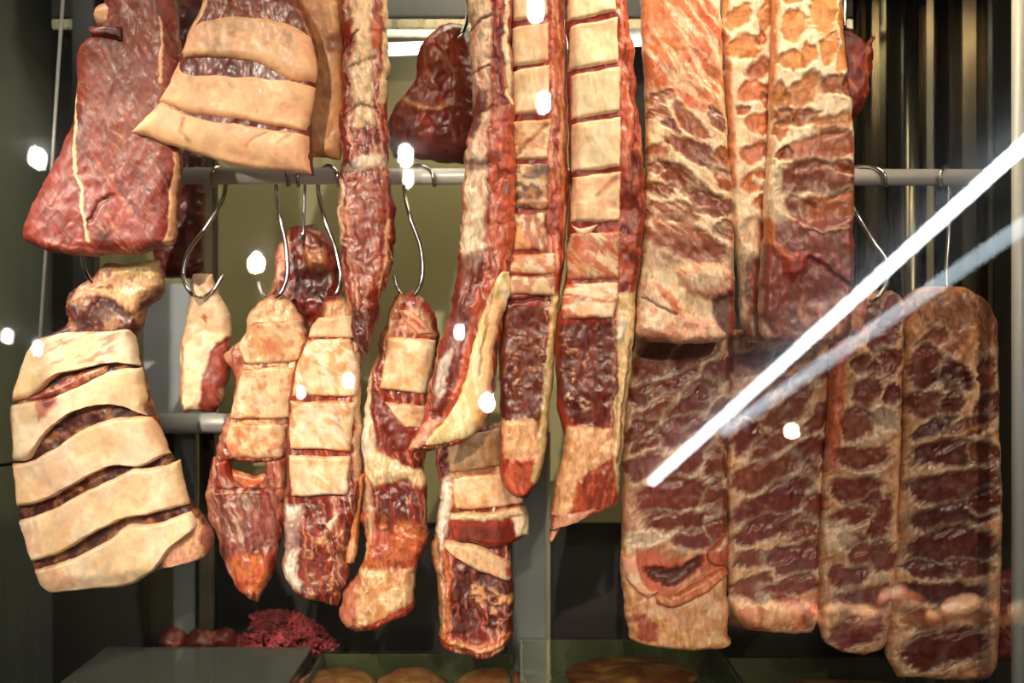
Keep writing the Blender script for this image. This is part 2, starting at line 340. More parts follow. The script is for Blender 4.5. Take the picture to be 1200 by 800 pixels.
def Mt(col, sc, thr=.55, amt=.6, P=None, h=0, s=5, sh=.08):
    PP = pts(P) if P else None
    def f(c):
        a = ss(thr-sh, thr+sh, fbm(c.x/sc, c.y/sc, s, 4))
        if PP: a = a*(1-ss(-3, 5, sdpoly(c.x, c.y, PP)))
        mix(c, C[col], a*amt); c.h += h*a
    return f
MUS = [Kt('D', 88, 44, 7, .58, .65, h=-1.2), Kt('Z', 84, 30, 3, .52, .5), Kt('P', 87, 40, 3.4, .66, .6, h=.5, s=9), Mt('D', 12, .68, .6, h=-1.2), Kt('F', 82, 26, 2.2, .74, .5, h=.3, s=13)]  # recessed dark streaks and spots: crevice shade painted into the muscle colour
def rows(s):
    return [pts(r) for r in s.strip().split('/')]
def build(rw, T, r, base, feats, Y, step=1.35, warp=(3, 14), feather=None, rough=2.0, seed=0, off=None, bumpy=1.5, rv=None, back=None, bend=None):
    R = rows(rw) if isinstance(rw, str) else rw
    wmax = max(math.hypot(a[0][0]-a[-1][0], a[0][1]-a[-1][1]) for a in R)
    mids = np.array([((a[0][0]+a[-1][0])/2, (a[0][1]+a[-1][1])/2) for a in R]); tl = np.r_[0, np.cumsum(np.linalg.norm(np.diff(mids, axis=0), axis=1)+.5)]
    nu = max(8, int(wmax/step)); nv = max(8, int(tl[-1]/step)); nb = max(6, nu//4)
    s = np.linspace(-1, 1, nu); tf = .55*s+.45*np.sin(s*math.pi/2); tb = np.sin(np.linspace(1, -1, nb+2)[1:-1]*math.pi/2)
    tt = np.r_[tf, tb]; u = (tt+1)/2
    G = []
    for a in R:
        A_ = np.array(a, float); d = np.r_[0, np.cumsum(np.linalg.norm(np.diff(A_, axis=0), axis=1))]+np.arange(len(A_))*1e-3
        G.append(herm(d/d[-1], A_, u))
    G = np.array(G)
    sv = np.linspace(-1, 1, nv); vv = (.7*sv+.3*np.sin(sv*math.pi/2)+1)/2*tl[-1]
    P = herm(tl, G, vv)                      # nv, n, 2
    x = P[:, :, 0]; y = P[:, :, 1]; n = len(tt)
    hw = np.linalg.norm(P[:, 0]-P[:, nu-1], axis=1)/2
    su = (1-abs(tt))[None, :]*hw[:, None]; rr = np.minimum(r, hw[:, None]+1e-6)
    prof = lambda q, rad: np.sqrt(np.clip(1-(1-np.clip(q/rad, 0, 1))**2, 0, 1))
    rv = rv or r; dv = np.minimum(vv, tl[-1]-vv)
    d = prof(su, rr)*prof(dv, rv)[:, None]
    xf = x.ravel(); yf = y.ravel(); c = Ctx()
    wa, ws = warp
    c.x = xf+wa*2*(fbm(xf/ws, yf/ws, seed+11)-.5)+wa*.5*(vn(xf/3.5, yf/3.5, seed)-.5); c.y = yf+wa*2*(fbm(xf/ws, yf/ws, seed+23)-.5)+wa*.5*(vn(xf/3.5, yf/3.5, seed+4)-.5)
    if feather:
        fa, fang, fw = feather; q = math.radians(fang); ux, uy = math.cos(q), math.sin(q); ff = (vn((-xf*uy+yf*ux)/fw, (xf*ux+yf*uy)/16, seed+31)-.5)*2*fa
        c.x += ff*ux; c.y += ff*uy
    c.col = np.tile(np.array(C[base], float), (len(xf), 1)); c.h = np.zeros(len(xf))
    for f in feats: f(c)
    lv = fbm(xf/40, yf/40, seed+7)
    c.col *= (.80+.4*lv)[:, None]
    h = c.h+bumpy*4*(fbm(xf/26, yf/34, seed+41, 3)-.5)+bumpy*1.0*(fbm(xf/6, yf/9, seed+43, 2)-.5)
    nz = rough*2; xo = xf+nz*(fbm(xf/21, yf/21, seed+51)-.5)*1.7; yo = yf+nz*(fbm(xf/21, yf/21, seed+61)-.5)*1.7
    H = (T+h.reshape(nv, n))*d
    Tb = T if back is None else back
    H[:, nu:] = -(Tb*d[:, nu:])
    H = H.ravel()
    o_ = np.zeros(len(xf))
    if off is not None:
        g, gx, gy = off; ix = np.clip(((xf-gx)/3), 0, g.shape[1]-1.001); iy = np.clip(((yf-gy)/3), 0, g.shape[0]-1.001); i0 = ix.astype(int); j0 = iy.astype(int); fx = ix-i0; fy = iy-j0
        o_ = (g[j0, i0]*(1-fx)+g[j0, i0+1]*fx)*(1-fy)+(g[j0+1, i0]*(1-fx)+g[j0+1, i0+1]*fx)*fy
    if bend: o_ = o_+bend(xf, yf)
    H = H+o_
    k = S*(CD+Y)/CD
    V = np.stack([(xo-600)*k, Y-H*k, CZ+(400-yo)*k], 1)
    idx = np.arange(nv*n).reshape(nv, n); nx = np.roll(idx, -1, axis=1)
    Fq = np.stack([idx[:-1], idx[1:], nx[1:], nx[:-1]], -1).reshape(-1, 4)
    # depth field for parts that lie on this surface
    fm = np.zeros((nv, n), bool); fm[:, :nu] = True; fm = fm.ravel()
    gx, gy = xf.min()-12, yf.min()-12; W_, H_ = int((xf.max()+12-gx)/3)+2, int((yf.max()+12-gy)/3)+2
    g = np.zeros((H_, W_)); cn = np.zeros((H_, W_)); ii = ((yf[fm]-gy)/3).astype(int); jj = ((xf[fm]-gx)/3).astype(int)
    np.add.at(g, (ii, jj), (H-0*c.h)[fm]); np.add.at(cn, (ii, jj), 1); g = np.where(cn > 0, g/np.maximum(cn, 1), 0); m = (cn > 0).astype(float)
    for _ in range(5):
        gs = sum(np.roll(np.roll(g*m, a, 0), b, 1) for a in (-1, 0, 1) for b in (-1, 0, 1)); ms = sum(np.roll(np.roll(m, a, 0), b, 1) for a in (-1, 0, 1) for b in (-1, 0, 1))
        g = np.where(ms > 0, gs/np.maximum(ms, 1e-6), 0); m = (ms > 0).astype(float)
    return V, Fq, c.col, (g, gx, gy)
class Piece:
    def __init__(s, name, label, cat, Y, hang, group=None):
        s.Y = Y; s.root = thing(name, label, cat, at(*hang, Y), group); s.fld = None; s.k = 0
    def body(s, nm, *a, mat=FLESH, label=None, Y=None, **k):
        V, F, c, s.fld = build(*a, Y=s.Y if Y is None else Y, **k); o = mesh_obj(nm, V, F, mat, s.root, c)
        if label: o['label'] = label
        return o
    def pad(s, nm, *a, mat=FLESH, label=None, on=True, **k):
        s.k += 1; k.setdefault('seed', s.k*3); k.setdefault('rough', 1.2); k.setdefault('bumpy', .8)
        V, F, c, _ = build(*a, Y=s.Y, off=s.fld if on else None, **k); o = mesh_obj(nm, V, F, mat, s.root, c)
        if label: o['label'] = label
        return o
#PIECES
# ------------------------------------------------------------------ rails and hooks
V, F = tube([at(196, 206, 0), at(1150, 208, 0)], .0122, 24, 0)
RAIL = mesh_obj('hanging_rail', V, F, CHROME); recenter(RAIL); tag(RAIL, 'long horizontal steel rail from which the hooked meat hangs', 'rail')
V, F = tube([at(178, 496, .228), at(330, 496, .228)], .0165, 24, 0)
o = mesh_obj('lower_rail', V, F, CHROME); recenter(o); tag(o, 'short lower steel rail behind the scored fat piece at the left', 'rail')
V, F = tube([at(60, -75, -.085), at(1150, -75, -.085)], .0122, 20, 0)
o = mesh_obj('upper_rail', V, F, CHROME); recenter(o); tag(o, 'upper steel rail above the view carrying the long front strips', 'rail')
def hook(label, shank, tip=None, Y=0.0, over=206, rad=.0033, end=None, group='steel meat hooks'):
    P = []
    x0 = shank[0][0]
    if tip is not None:
        P += [at(tip, over+13, Y-.016), at(tip-2, over-2, Y-.0175), at((tip*2+x0)/3, over-10.5, Y-.006), at((tip+2*x0)/3, over-10.5, Y+.008), at(x0, over, Y+.0165)]
    n = len(shank)
    for i, p in enumerate(shank):
        yy = Y+(.012 if i == 0 else 0)+(-.02*i/(n-1))
        P.append(at(p[0], p[1], yy if len(p) < 3 else p[2]))
    for p in (end or []): P.append(at(p[0], p[1], p[2]))
    V, F = tube(P, rad, 10, 6); o = mesh_obj('meat_hook', V, F, HOOKM); recenter(o); tag(o, label, 'hook', group); return o
hook('steel hook sweeping left from the rail to the small white fat strip', [(264, 222), (244, 262), (219, 300), (215, 325), (224, 343)], 250, end=[(234, 349, .0), (248, 342, .012), (262, 322, .015)])
hook('steel hook holding the sawn rib piece with the hollow, left of centre', [(324, 222), (328, 252), (336, 296), (336, 325), (327, 347)], 338, end=[(316, 352, .0), (306, 342, .012), (303, 330, .014)])
hook('short thin steel hook in the dark red piece furthest back', [(357, 222, .03), (356, 245, .03), (355, 283, .025)], 350, rad=.0024, end=[(354, 290, .045)])
hook('steel hook between the rear dark piece and the long rib strip', [(373, 222), (380, 255), (395, 298), (399, 325), (393, 347)], 397, end=[(384, 352, .0), (374, 345, .012)])
hook('steel hook alone in the gap right of the long rib strip', [(474, 222), (480, 252), (494, 298), (494, 328), (484, 348)], 509, end=[(474, 350, .0), (466, 338, .012), (462, 323, .014)])
hook('steel hook half hidden under the dark beef slab at left', [(97, 268, -.06), (96, 300, -.065), (101, 320, -.06)], end=[(112, 334, -.045), (124, 330, -.02)])
hook('thin bright hook slanting down beside the front pork ribs', [(990, 222), (1002, 247), (1025, 285), (1040, 308), (1038, 335)], 1038, end=[(1026, 350, -.025), (1012, 352, .0)])
hook('straight steel hook in the top of the far right pork ribs', [(1113, 222), (1112, 270), (1109, 330), (1112, 362)], 1104, rad=.003, end=[(1116, 368, -.005)])
hook('small steel hook above the peach fat slab at the top edge', [(237, -62, -.09), (236, -20, -.09), (239, 6, -.08)], 228, Y=-.085, over=-75, end=[(246, 14, -.07)])

# ------------------------------------------------------------------ top left: dark beef slab with a white seam
p = Piece('beef_slab', 'large dark red beef slab with a thin white seam, top left', 'meat', -.095, (165, 0))
p.body('muscle', '130 -60 200 -60/118 -20 206 -25/124 22 210 15/94 58 212 50/92 100 213 95/84 146 214 140/62 197 212 190/38 246 211 230/27 270 209 256/31 283 205 276/70 296 195 288/110 302 165 297', 20, 26, 'Z',
 [Kt('D', 60, 60, 7, .5, .7), Kt('X', 58, 50, 2.4, .6, .4), Kt('R', 62, 50, 9, .48, .5), Mt('V', 30, .55, .5), Bl('B', '95 60 130 20 200 0 200 200 150 210 110 170', 20, 0, .55),
  Kt('A', 40, 16, 1.6, .74, .3), St('F', (3, 4), '93 112 93 150 96 190 100 230 106 262 110 285', 1.5, 1.2, .95), St('A', (2, 5), '193 25 196 60 193 100', 2, 1, .9), St('A', (3, 7), '207 182 208 220 205 262 198 284', 2, 2, .9),
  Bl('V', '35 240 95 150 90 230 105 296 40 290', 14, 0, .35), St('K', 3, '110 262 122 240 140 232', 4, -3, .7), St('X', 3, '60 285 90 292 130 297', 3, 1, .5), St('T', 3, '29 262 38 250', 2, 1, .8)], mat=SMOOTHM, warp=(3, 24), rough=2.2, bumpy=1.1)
p.pad('fat_knob', '113 8 130 2 142 6/110 20 128 22 140 18/114 32 128 34 140 30', 12, 10, 'T', [Mt('F', 9), Mt('t', 8, .6)], mat=FATM, on=False)
p.pad('flap', '108 33 150 36/106 38 150 46/112 46 150 52', 9, 5, 'Z', [Kt('K', 5, 30, 3)])
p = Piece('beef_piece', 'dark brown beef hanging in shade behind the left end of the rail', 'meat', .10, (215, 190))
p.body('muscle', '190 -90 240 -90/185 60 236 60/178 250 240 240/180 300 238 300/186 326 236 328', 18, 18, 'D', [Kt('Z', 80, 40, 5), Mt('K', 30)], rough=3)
p = Piece('beef_piece', 'reddish beef lump at the top between dark slab and peach fat slab', 'meat', .04, (225, 0))
p.body('muscle', '196 -90 262 -90/206 0 262 0/204 60 250 60/208 120 230 110', 16, 18, 'Z', [Kt('R', 80, 40, 5), Mt('D', 26)], rough=3)

# ------------------------------------------------------------------ peach fat slab cut in slices
p = Piece('fat_slab', 'peach coloured slab of fat cut across into three slices, top left', 'meat', -.115, (300, 0))
p.body('muscle', '256 -55 330 -55/243 -10 345 -12/226 30 364 28/212 66 372 66/205 92 372 102/188 124 364 132/160 152 365 166/159 157 367 206', 15, 14, 'Z',
 [Mt('V', 18, .5), Mt('D', 22, .45, .7), Kt('Z', 8, 40, 4), Bl('B', '252 -20 350 -20 368 46 300 24 245 34', 6, 0, .8), St('A', (10, 9), '250 -20 236 20 216 60', 3, 2, .9), Kt('O', 25, 30, 3, .62, .4, '252 -20 350 -20 368 46 300 24 245 34')], rough=1.6)
p.pad('fat_slice', '238 30 270 24 320 27 350 36 367 46/226 44 290 40 340 48 371 66/219 62 290 62 340 70 373 86/217 72 245 70 300 77 350 98 370 99', 9, 9, 'A', [Mt('F', 24, .5, .4), Mt('P', 16, .6, .6), Mt('t', 12, .68, .5), Mt('G', 10, .66, .5, '315 40 360 40 365 60 315 70'), St('V', 4, '220 72 250 70 275 76', 3, -1, .7)], mat=FATM, label='topmost of three fat slices', back=4)
p.pad('fat_slice', '214 74 216 86 260 92 330 97 371 104/205 90 280 98 340 104 370 110/198 106 260 118 320 132 365 145/187 120 225 133 290 144 362 157', 8, 8, 'A', [Mt('F', 26, .45, .4), Mt('P', 22, .6, .5), Mt('t', 9, .7, .4)], mat=FATM, label='middle fat slice', back=4, rv=5)
p.pad('fat_slice', '193 122 225 138 290 149 363 161/182 132 225 146 290 158 364 170/168 146 225 162 290 180 366 190/156 156 205 172 270 192 367 204', 8, 8, 'A', [Mt('F', 30, .45, .4), Mt('P', 20, .55, .5), St('t', 3, '222 142 218 158 226 170', 3, -2, .6), St('t', 2, '292 176 302 165 318 158', 2, -1.5, .5), St('t', 2, '330 172 345 162', 2, -1, .4)], mat=FATM, label='lowest fat slice with a pointed left corner', back=4, rv=5)
p = Piece('fat_slab', 'tan brown slab hanging behind the peach fat slices', 'meat', -.055, (385, 0))
p.body('fat', '335 -50 398 -50/340 0 400 0/350 60 403 60/356 120 403 110/358 170 402 160/364 186 398 188', 12, 12, 'T', [Mt('A', 20), Mt('t', 15, .55), Bl('B', '378 45 402 38 402 66 385 62', 6, -2, .8), Bl('F', '380 10 395 5 392 26', 5, 2, .7)], mat=FATM, rough=2)

# ------------------------------------------------------------------ long rib strip (left)
p = Piece('rib_strip', 'narrow long strip with white fat above and red muscle below, left of centre', 'meat', -.06, (425, 0))
p.body('muscle', '396 -60 450 -60/397 -10 452 -10/401 50 454 50/401 110 456 110/397 165 456 165/400 188 456 190/396 235 461 240/400 290 462 290/404 335 452 335/411 365 442 372/413 385 436 400/418 402 430 418', 17, 17, 'R',
 MUS+[Bl('F', '406 -60 440 -60 436 40 436 90 442 150 420 150 412 90 418 50', 5, 2), Kt('f', 82, 30, 3, .55, .7, '404 -60 444 -60 440 150 414 150'), Kt('P', 80, 30, 3, .6, .5), Bl('r', '436 25 446 30 444 60 436 62', 4, 1), Bl('R', '398 30 418 25 414 60 402 60', 4, 1), St('F', 7, '450 -50 453 20 452 80 450 120', 3, 1), St('D', 2.5, '402 55 422 40', 2, -3), St('D', 2, '412 80 440 70', 2, -2, .8), St('D', 2.5, '404 142 424 128 446 130', 2, -2, .8),
  Bl('f', '422 186 450 180 455 196 430 202 402 200', 5, 2, .75), Bl('D', '400 192 424 190 420 202 404 204', 4, -3, .8), Bl('Z', '412 210 458 210 450 330 425 380 414 330', 10, 0, .5), Kt('X', 86, 50, 3, .55, .6, '400 210 460 210 445 340 415 340'), St('F', (4, 2), '402 210 400 250 404 290', 3, 1, .8), St('A', (3, 2), '456 260 452 310 446 340', 2, 1, .7),
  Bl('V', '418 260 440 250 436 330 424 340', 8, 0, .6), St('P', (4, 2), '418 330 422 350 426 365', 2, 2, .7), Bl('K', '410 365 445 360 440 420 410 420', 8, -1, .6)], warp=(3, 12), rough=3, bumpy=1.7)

# dark lump behind
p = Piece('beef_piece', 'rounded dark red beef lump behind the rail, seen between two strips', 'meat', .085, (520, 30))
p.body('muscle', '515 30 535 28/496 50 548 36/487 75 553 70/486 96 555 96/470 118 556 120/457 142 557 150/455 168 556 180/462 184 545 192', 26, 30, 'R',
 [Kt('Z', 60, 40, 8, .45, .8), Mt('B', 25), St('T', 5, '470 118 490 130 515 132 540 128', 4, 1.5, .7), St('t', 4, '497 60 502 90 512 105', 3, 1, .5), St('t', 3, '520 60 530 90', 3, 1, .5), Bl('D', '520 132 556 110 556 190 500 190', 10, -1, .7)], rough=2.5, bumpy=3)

# ------------------------------------------------------------------ B diagonal flank strip
p = Piece('flank_strip', 'long strip ending low left in a yellow fat edge, top centre', 'meat', -.105, (570, 0))
p.body('muscle', '545 -60 598 -60/547 0 600 0/551 55 601 55/554 105 601 110/552 150 602 160/545 190 605 200/541 235 605 245/540 280 602 290/534 330 594 335/526 370 588 375/513 410 584 415/506 445 580 450/497 480 572 488/482 515 548 516/478 526 500 530', 17, 15, 'R',
 MUS+[Bl('f', '545 -60 573 -60 576 60 574 120 572 180 568 240 560 320 544 320 545 200 556 130 550 60', 5, 2, .85), Kt('P', 86, 26, 4, .5, .7, '545 -60 575 -60 570 180 550 180'), Kt('r', 84, 40, 4, .56, .6), St('f', 5, '592 -60 594 20 593 70 596 120', 2, 1.5), St('D', 1.8, '548 38 574 24', 1.5, -3), St('D', 1.8, '552 92 575 80', 1.5, -3), St('D', 1.8, '556 138 580 130', 1.5, -3, .8),
  Bl('Z', '560 106 573 110 566 140 558 170 550 160 554 130', 4, 2, .9), Bl('D', '546 190 580 186 582 200 548 204', 5, -3, .7), Bl('r', '575 130 604 130 605 280 590 300 574 280', 6, 1, .7), Mt('D', 10, .62, .5, '575 130 604 130 605 280 574 280'), Kt('f', 80, 40, 4, .52, .85, '543 205 574 205 566 300 542 320'), 
  Bl('Z', '542 300 572 290 556 400 545 450 520 500 505 500 520 400', 7, 1, .8), Kt('D', 72, 50, 5, .5, .6, '540 300 570 300 545 450 505 490'), Bl('W', '515 425 530 410 526 450 512 475', 5, 0, .55), St('r', 6, '562 340 552 400 545 440 520 490 498 512', 3, 2, .9),
  Bl('P', '498 495 516 486 524 494 502 516 482 526 480 518', 4, 2, .9)], warp=(3, 12), rough=3, bumpy=1.6)
p.pad('fat_edge', '588 318 597 318/581 330 598 336/573 345 594 352/562 372 588 375/556 400 580 408/548 440 577 445/530 478 572 482/505 512 548 512/500 522 520 522', 7, 7, 'Y', [Kt('L', 78, 50, 3, .5, .8), Bl('A', '575 350 590 350 584 400 578 460 566 490 556 480 570 430', 5, 2, .9), Bl('T', '556 470 580 440 572 490 545 500', 5, 1, .6), St('t', 2, '580 330 568 390 564 440', 2, -3, .8), St('t', 1.5, '588 300 572 350 568 380', 1.5, -2.5, .6)], mat=FATM, label='yellow fat running diagonally along the strip', rough=2, back=6)

# ------------------------------------------------------------------ C and D sawn strips
def seg(p, s, tone='F', lab=None, ex=(), T=6, r=4, nm='sawn_bone', **k):
    p.pad(nm, s, T, r, tone, [Mt('L', 14, .45, .7), Mt('A', 17, .58, .45)]+list(ex), mat=BONE, label=lab, back=5, warp=(2, 9), step=1.6, **k)
def rimx(xa, y0, y1): return [St('P', 7, '%d %d %d %d' % (xa, y0, xa, y1), 6, 0, .6)]
p = Piece('sawn_rib_strip', 'sawn strip with square bone faces, left one of the tall pair', 'meat', -.085, (632, 0))
p.body('muscle', '598 -60 660 -60/598 0 662 0/598 90 664 90/599 180 665 180/600 250 666 250/592 300 661 300/588 350 656 345/585 400 651 400/585 450 648 450/587 500 643 500/586 545 640 530/590 566 628 568/598 580 612 584', 17, 9, 'R',
 [Kt('r', 88, 40, 4, .45, .8, '638 -60 668 -60 664 300 640 330'), Kt('P', 88, 50, 3, .58, .8, '638 -60 668 -60 664 300 640 330'), St('o', 3, '652 0 654 80 658 160 660 240', 3, 1, .7), Mt('D', 8, .6, .4),
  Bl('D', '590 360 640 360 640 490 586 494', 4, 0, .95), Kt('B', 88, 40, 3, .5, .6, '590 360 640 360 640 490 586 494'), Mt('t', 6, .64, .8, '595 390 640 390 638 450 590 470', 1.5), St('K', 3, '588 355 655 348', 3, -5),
  Bl('Y', '646 345 656 345 650 440 642 520 630 570 622 560 634 500 640 430', 4, 1, .9), Kt('F', 92, 40, 2, .55, .6, '640 345 656 345 642 520 626 560'),
  Bl('A', '588 492 630 490 634 545 606 545 590 530', 4, 2, .95), Mt('T', 10, .5, .6, '588 490 630 490 632 545 592 540'), Bl('r', '598 540 628 532 622 560 606 584 590 566', 3, 1), Kt('Z', 60, 20, 3, .5, .5, '598 540 628 532 606 584')], rough=2, bumpy=1.8)
for i, (s, t, ex) in enumerate([('600 -60 640 -64/600 29 641 24', 'F', rimx(636, -60, 30)), ('599 37 643 30/599 83 642 76', 'F', rimx(636, 30, 85)), ('598 88 643 80/599 139 641 136', 'F', rimx(634, 80, 140)),
    ('600 145 645 142/601 190 641 190', 'T', [St('t', 3, '606 185 640 150', 3, -2), Mt('X', 8, .58, .6)]), ('602 194 643 194/603 247 642 246', 'B', [Mt('K', 9, .5, .8), Mt('T', 10, .6, .7), St('t', 4, '605 240 640 240', 3, 1)]),
    ('603 252 640 250/600 294 642 296', 'T', [Kt('R', 80, 20, 5, .5, .8), Mt('D', 8, .6, .6)]), ('596 299 650 298/591 320 652 322', 'T', [Kt('r', 20, 30, 5, .5, .7), Mt('W', 9, .6, .8)]), ('592 324 652 325/590 345 650 346', 'F', [Mt('R', 10, .5, .7)])]):
    seg(p, s, t, None, ex)
p = Piece('sawn_rib_strip', 'sawn strip with the broadest pale bone faces, right one of the tall pair', 'meat', -.09, (700, 0))
p.body('muscle', '663 -60 730 -60/663 0 734 0/664 60 742 60/665 110 746 115/667 180 755 180/667 230 757 240/665 290 752 290/660 340 747 340/652 380 743 385/651 440 740 440/656 490 735 480/660 530 730 520/650 570 725 565/645 598 722 590/646 610 700 600/644 622 662 616', 18, 10, 'R',
 [Kt('r', 86, 40, 4, .45, .8, '724 -60 745 -60 760 200 745 340 725 340'), St('A', (4, 2), '738 -60 742 60 750 130 754 200', 3, 1, .6), St('D', 3, '730 60 742 130 744 200', 3, -2, .7), Kt('P', 86, 50, 3, .6, .7, '724 -60 740 -60 745 200 730 200'), Bl('D', '738 180 758 180 752 330 728 345 722 270', 8, -1, .7), Mt('r', 14, .58, .6, '724 200 758 200 750 340 724 340'),
  Bl('D', '655 380 718 376 722 480 706 500 672 496 652 450', 5, 0, .95), Kt('Z', 88, 40, 4, .5, .8, '655 380 718 376 722 480 706 500 652 470'), Mt('F', 5, .68, .8, '664 440 690 440 690 480 664 480', 1), Mt('T', 6, .68, .6, '655 390 715 380 715 440 655 440', 1),
  Bl('Y', '722 345 745 340 742 440 732 520 724 575 716 560 722 480 724 420', 4, 1, .95), Kt('F', 93, 60, 2, .5, .7, '720 345 745 345 724 575 716 560'), St('Z', 2.5, '738 400 730 470 724 540', 2, -2, .8), St('W', (6, 8), '728 375 723 395', 3, 2, .9),
  Bl('A', '662 498 716 500 716 540 690 550 680 580 660 605 646 600 652 560', 4, 2, .95), Mt('T', 12, .5, .6, '662 498 716 500 700 545 646 600'), Bl('r', '676 560 700 545 718 530 722 592 690 598 668 594', 4, 1), Kt('Z', 95, 25, 3, .45, .7, '676 560 700 545 718 530 722 592 690 598'), Bl('P', '650 600 700 594 672 612 648 622', 3, 1, .9)], rough=2, bumpy=1.8)
for i, (s, t, ex) in enumerate([('665 -60 718 -64/664 31 720 18', 'L', [St('P', 5, '668 -60 668 30', 6, 0, .5)]), ('666 36 722 24/666 87 723 76', 'L', rimx(671, 36, 88)), ('667 92 725 82/668 144 725 134', 'L', rimx(671, 92, 145)),
    ('669 149 726 140/669 205 725 198', 'L', rimx(673, 148, 205)), ('669 210 727 203/668 262 724 262', 'F', [St('t', 4, '700 232 720 212', 4, -2, .8), Mt('P', 12, .55, .7), St('T', 4, '672 215 676 258', 4, 0, .6)]),
    ('668 275 726 272/662 300 724 300/664 328 724 328', 'T', [Kt('r', 40, 30, 6, .45, .9), Mt('F', 8, .58, .9), Mt('D', 8, .64, .6)]), ('662 332 722 331/658 352 722 352/658 374 718 373', 'F', [Kt('r', 10, 30, 7, .52, .9), Mt('W', 9, .58, .8)])]):
    seg(p, s, t, None, ex)
p.pad('fat_scrap', '668 266 682 268 698 265/672 276 682 279 694 274', 6, 4, 'f', [Mt('W', 4)], mat=FATM, rough=3)
p.pad('tip', '648 606 664 604/646 618 656 618/642 634 646 636', 6, 4, 'P', [], on=False)

# ------------------------------------------------------------------ lower rear centre strips
def two(n): return n
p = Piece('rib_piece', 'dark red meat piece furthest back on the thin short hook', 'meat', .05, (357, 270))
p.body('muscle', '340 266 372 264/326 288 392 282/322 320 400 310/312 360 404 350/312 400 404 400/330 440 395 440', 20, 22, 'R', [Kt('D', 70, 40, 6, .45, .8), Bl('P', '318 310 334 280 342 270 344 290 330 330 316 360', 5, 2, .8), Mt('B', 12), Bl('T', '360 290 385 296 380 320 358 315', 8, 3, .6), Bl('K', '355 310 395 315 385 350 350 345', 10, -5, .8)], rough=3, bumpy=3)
p = Piece('rib_piece', 'sawn rib piece with an oval see-through hollow, left of centre', 'meat', -.0, (325, 345))
rib = MUS+[Kt('P', 85, 30, 4, .5, .6), Bl('A', '300 355 340 350 356 385 300 395 285 400', 6, 2, .9), Mt('F', 12, .5, .8, '290 350 356 360 340 500 270 520'), Bl('D', '296 412 306 406 316 424 300 426', 4, -6, .9),
  Bl('R', '265 505 300 505 330 560 280 570 262 550', 6, 1, .8), Bl('V', '246 580 334 580 325 650 270 660', 10, 0, .7), Kt('W', 70, 30, 3, .6, .5, '246 560 300 560 290 640 258 620'), Bl('r', '275 650 322 645 308 690 285 690', 6, 1, .8), Mt('O', 8, .5, .9, '272 650 322 648 305 700 285 695'), St('f', (7, 10), '262 395 256 440 250 500', 5, 3, .9), Kt('D', 80, 30, 4, .58, .6, '250 560 330 560 320 660 265 660'), Bl('R', '268 430 285 405 300 400 290 440 275 470', 6, 1, .6), St('K', 3, '338 380 340 430 336 480', 3, -3, .6)]
# the body is split round the hollow so that one looks through it
p.body('muscle', '308 352 330 344/293 372 350 366/288 390 358 384/270 408 360 400/264 420 358 424/276 440 350 440/274 470 344 470/262 500 338 495/256 520 336 520/250 540 335 540', 16, 12, 'X', rib, rough=3, bumpy=2.4, rv=5)
p.pad('muscle', '250 535 276 535/248 550 274 545/246 560 276 555/245 575 290 572', 16, 8, 'R', rib, on=False, rough=2)
p.pad('muscle', '310 535 336 535/314 545 337 545/312 558 337 556/290 572 336 572', 16, 6, 'X', rib, on=False, rough=2)
p.pad('muscle', '244 562 270 568 310 566 337 560/243 580 336 580/246 610 334 605/258 640 328 640/270 670 322 668/282 690 308 692/294 702 303 706', 17, 14, 'R', rib, on=False, rough=2.5, bumpy=2.4, step=1.6)
p.pad('cartilage', '272 548 300 556 334 552/276 566 300 572 332 566/284 574 300 578 324 574', 7, 5, 'O', [Mt('r', 8), Mt('F', 6, .6)], on=False, rough=3)
for s in ['298 378 352 374/284 402 360 400/290 426 356 424', '288 431 352 429/280 460 346 458/273 489 342 490', '275 494 340 495/268 515 336 515/276 536 334 536']:
    seg(p, s, 'A', None, [Mt('o', 12, .5, .7), Kt('F', 60, 20, 6, .55, .8), Mt('r', 10, .62, .6)], T=6)
p = Piece('rib_piece', 'sawn rib piece with four stacked bone faces, second from left', 'meat', -.012, (390, 350))
p.body('muscle', '384 346 400 344/372 372 420 366/362 390 426 392/350 410 426 420/343 440 425 440/338 480 424 480/335 520 425 520/335 560 424 560/332 600 424 590/334 640 410 640/333 670 410 672/345 690 402 690/360 702 395 708', 17, 13, 'R',
 MUS+[Bl('A', '385 355 405 350 420 385 372 395', 6, 3, .9), Bl('W', '336 590 356 590 350 640 356 690 336 676', 6, 2, .8), Bl('V', '334 610 356 600 352 640 338 650', 5, 0, .6), Kt('D', 80, 30, 4, .5, .8, '356 585 420 585 400 705 356 700'), Mt('T', 7, .62, .7, '360 620 410 620 405 700 365 700', 1), St('F', (5, 5), '420 400 422 480 420 560', 4, 2, .8), St('Z', 7, '338 440 340 500 338 580', 5, 0, .7), Bl('f', '384 612 398 598 400 604 390 618', 2, 3, .9)], rough=2.6, bumpy=2.2)
for s in ['362 399 414 397/350 430 422 428/344 463 421 464', '343 469 420 470/341 500 416 500/342 524 414 527', '342 531 414 533/343 560 410 560/345 580 410 577']:
    seg(p, s, 'A', None, [Mt('F', 12, .5, .8), Mt('o', 13, .55, .7), Kt('W', 40, 20, 6, .6, .7), St('t', 3, '396 480 412 520', 4, -1, .5)], T=6)
p.pad('sawn_bone', '376 372 416 368/366 385 422 388/364 396 420 396', 5, 5, 'F', [Mt('P', 10)], mat=BONE)
p.pad('fat_flap', '416 560 428 552/412 600 424 590/406 640 420 640/404 662 416 660', 9, 5, 'O', [Kt('A', 92, 30, 3)], on=False)
p = Piece('rib_piece', 'piece on the lone hook with a white fat edge and pointed lump below', 'meat', -.005, (485, 345))
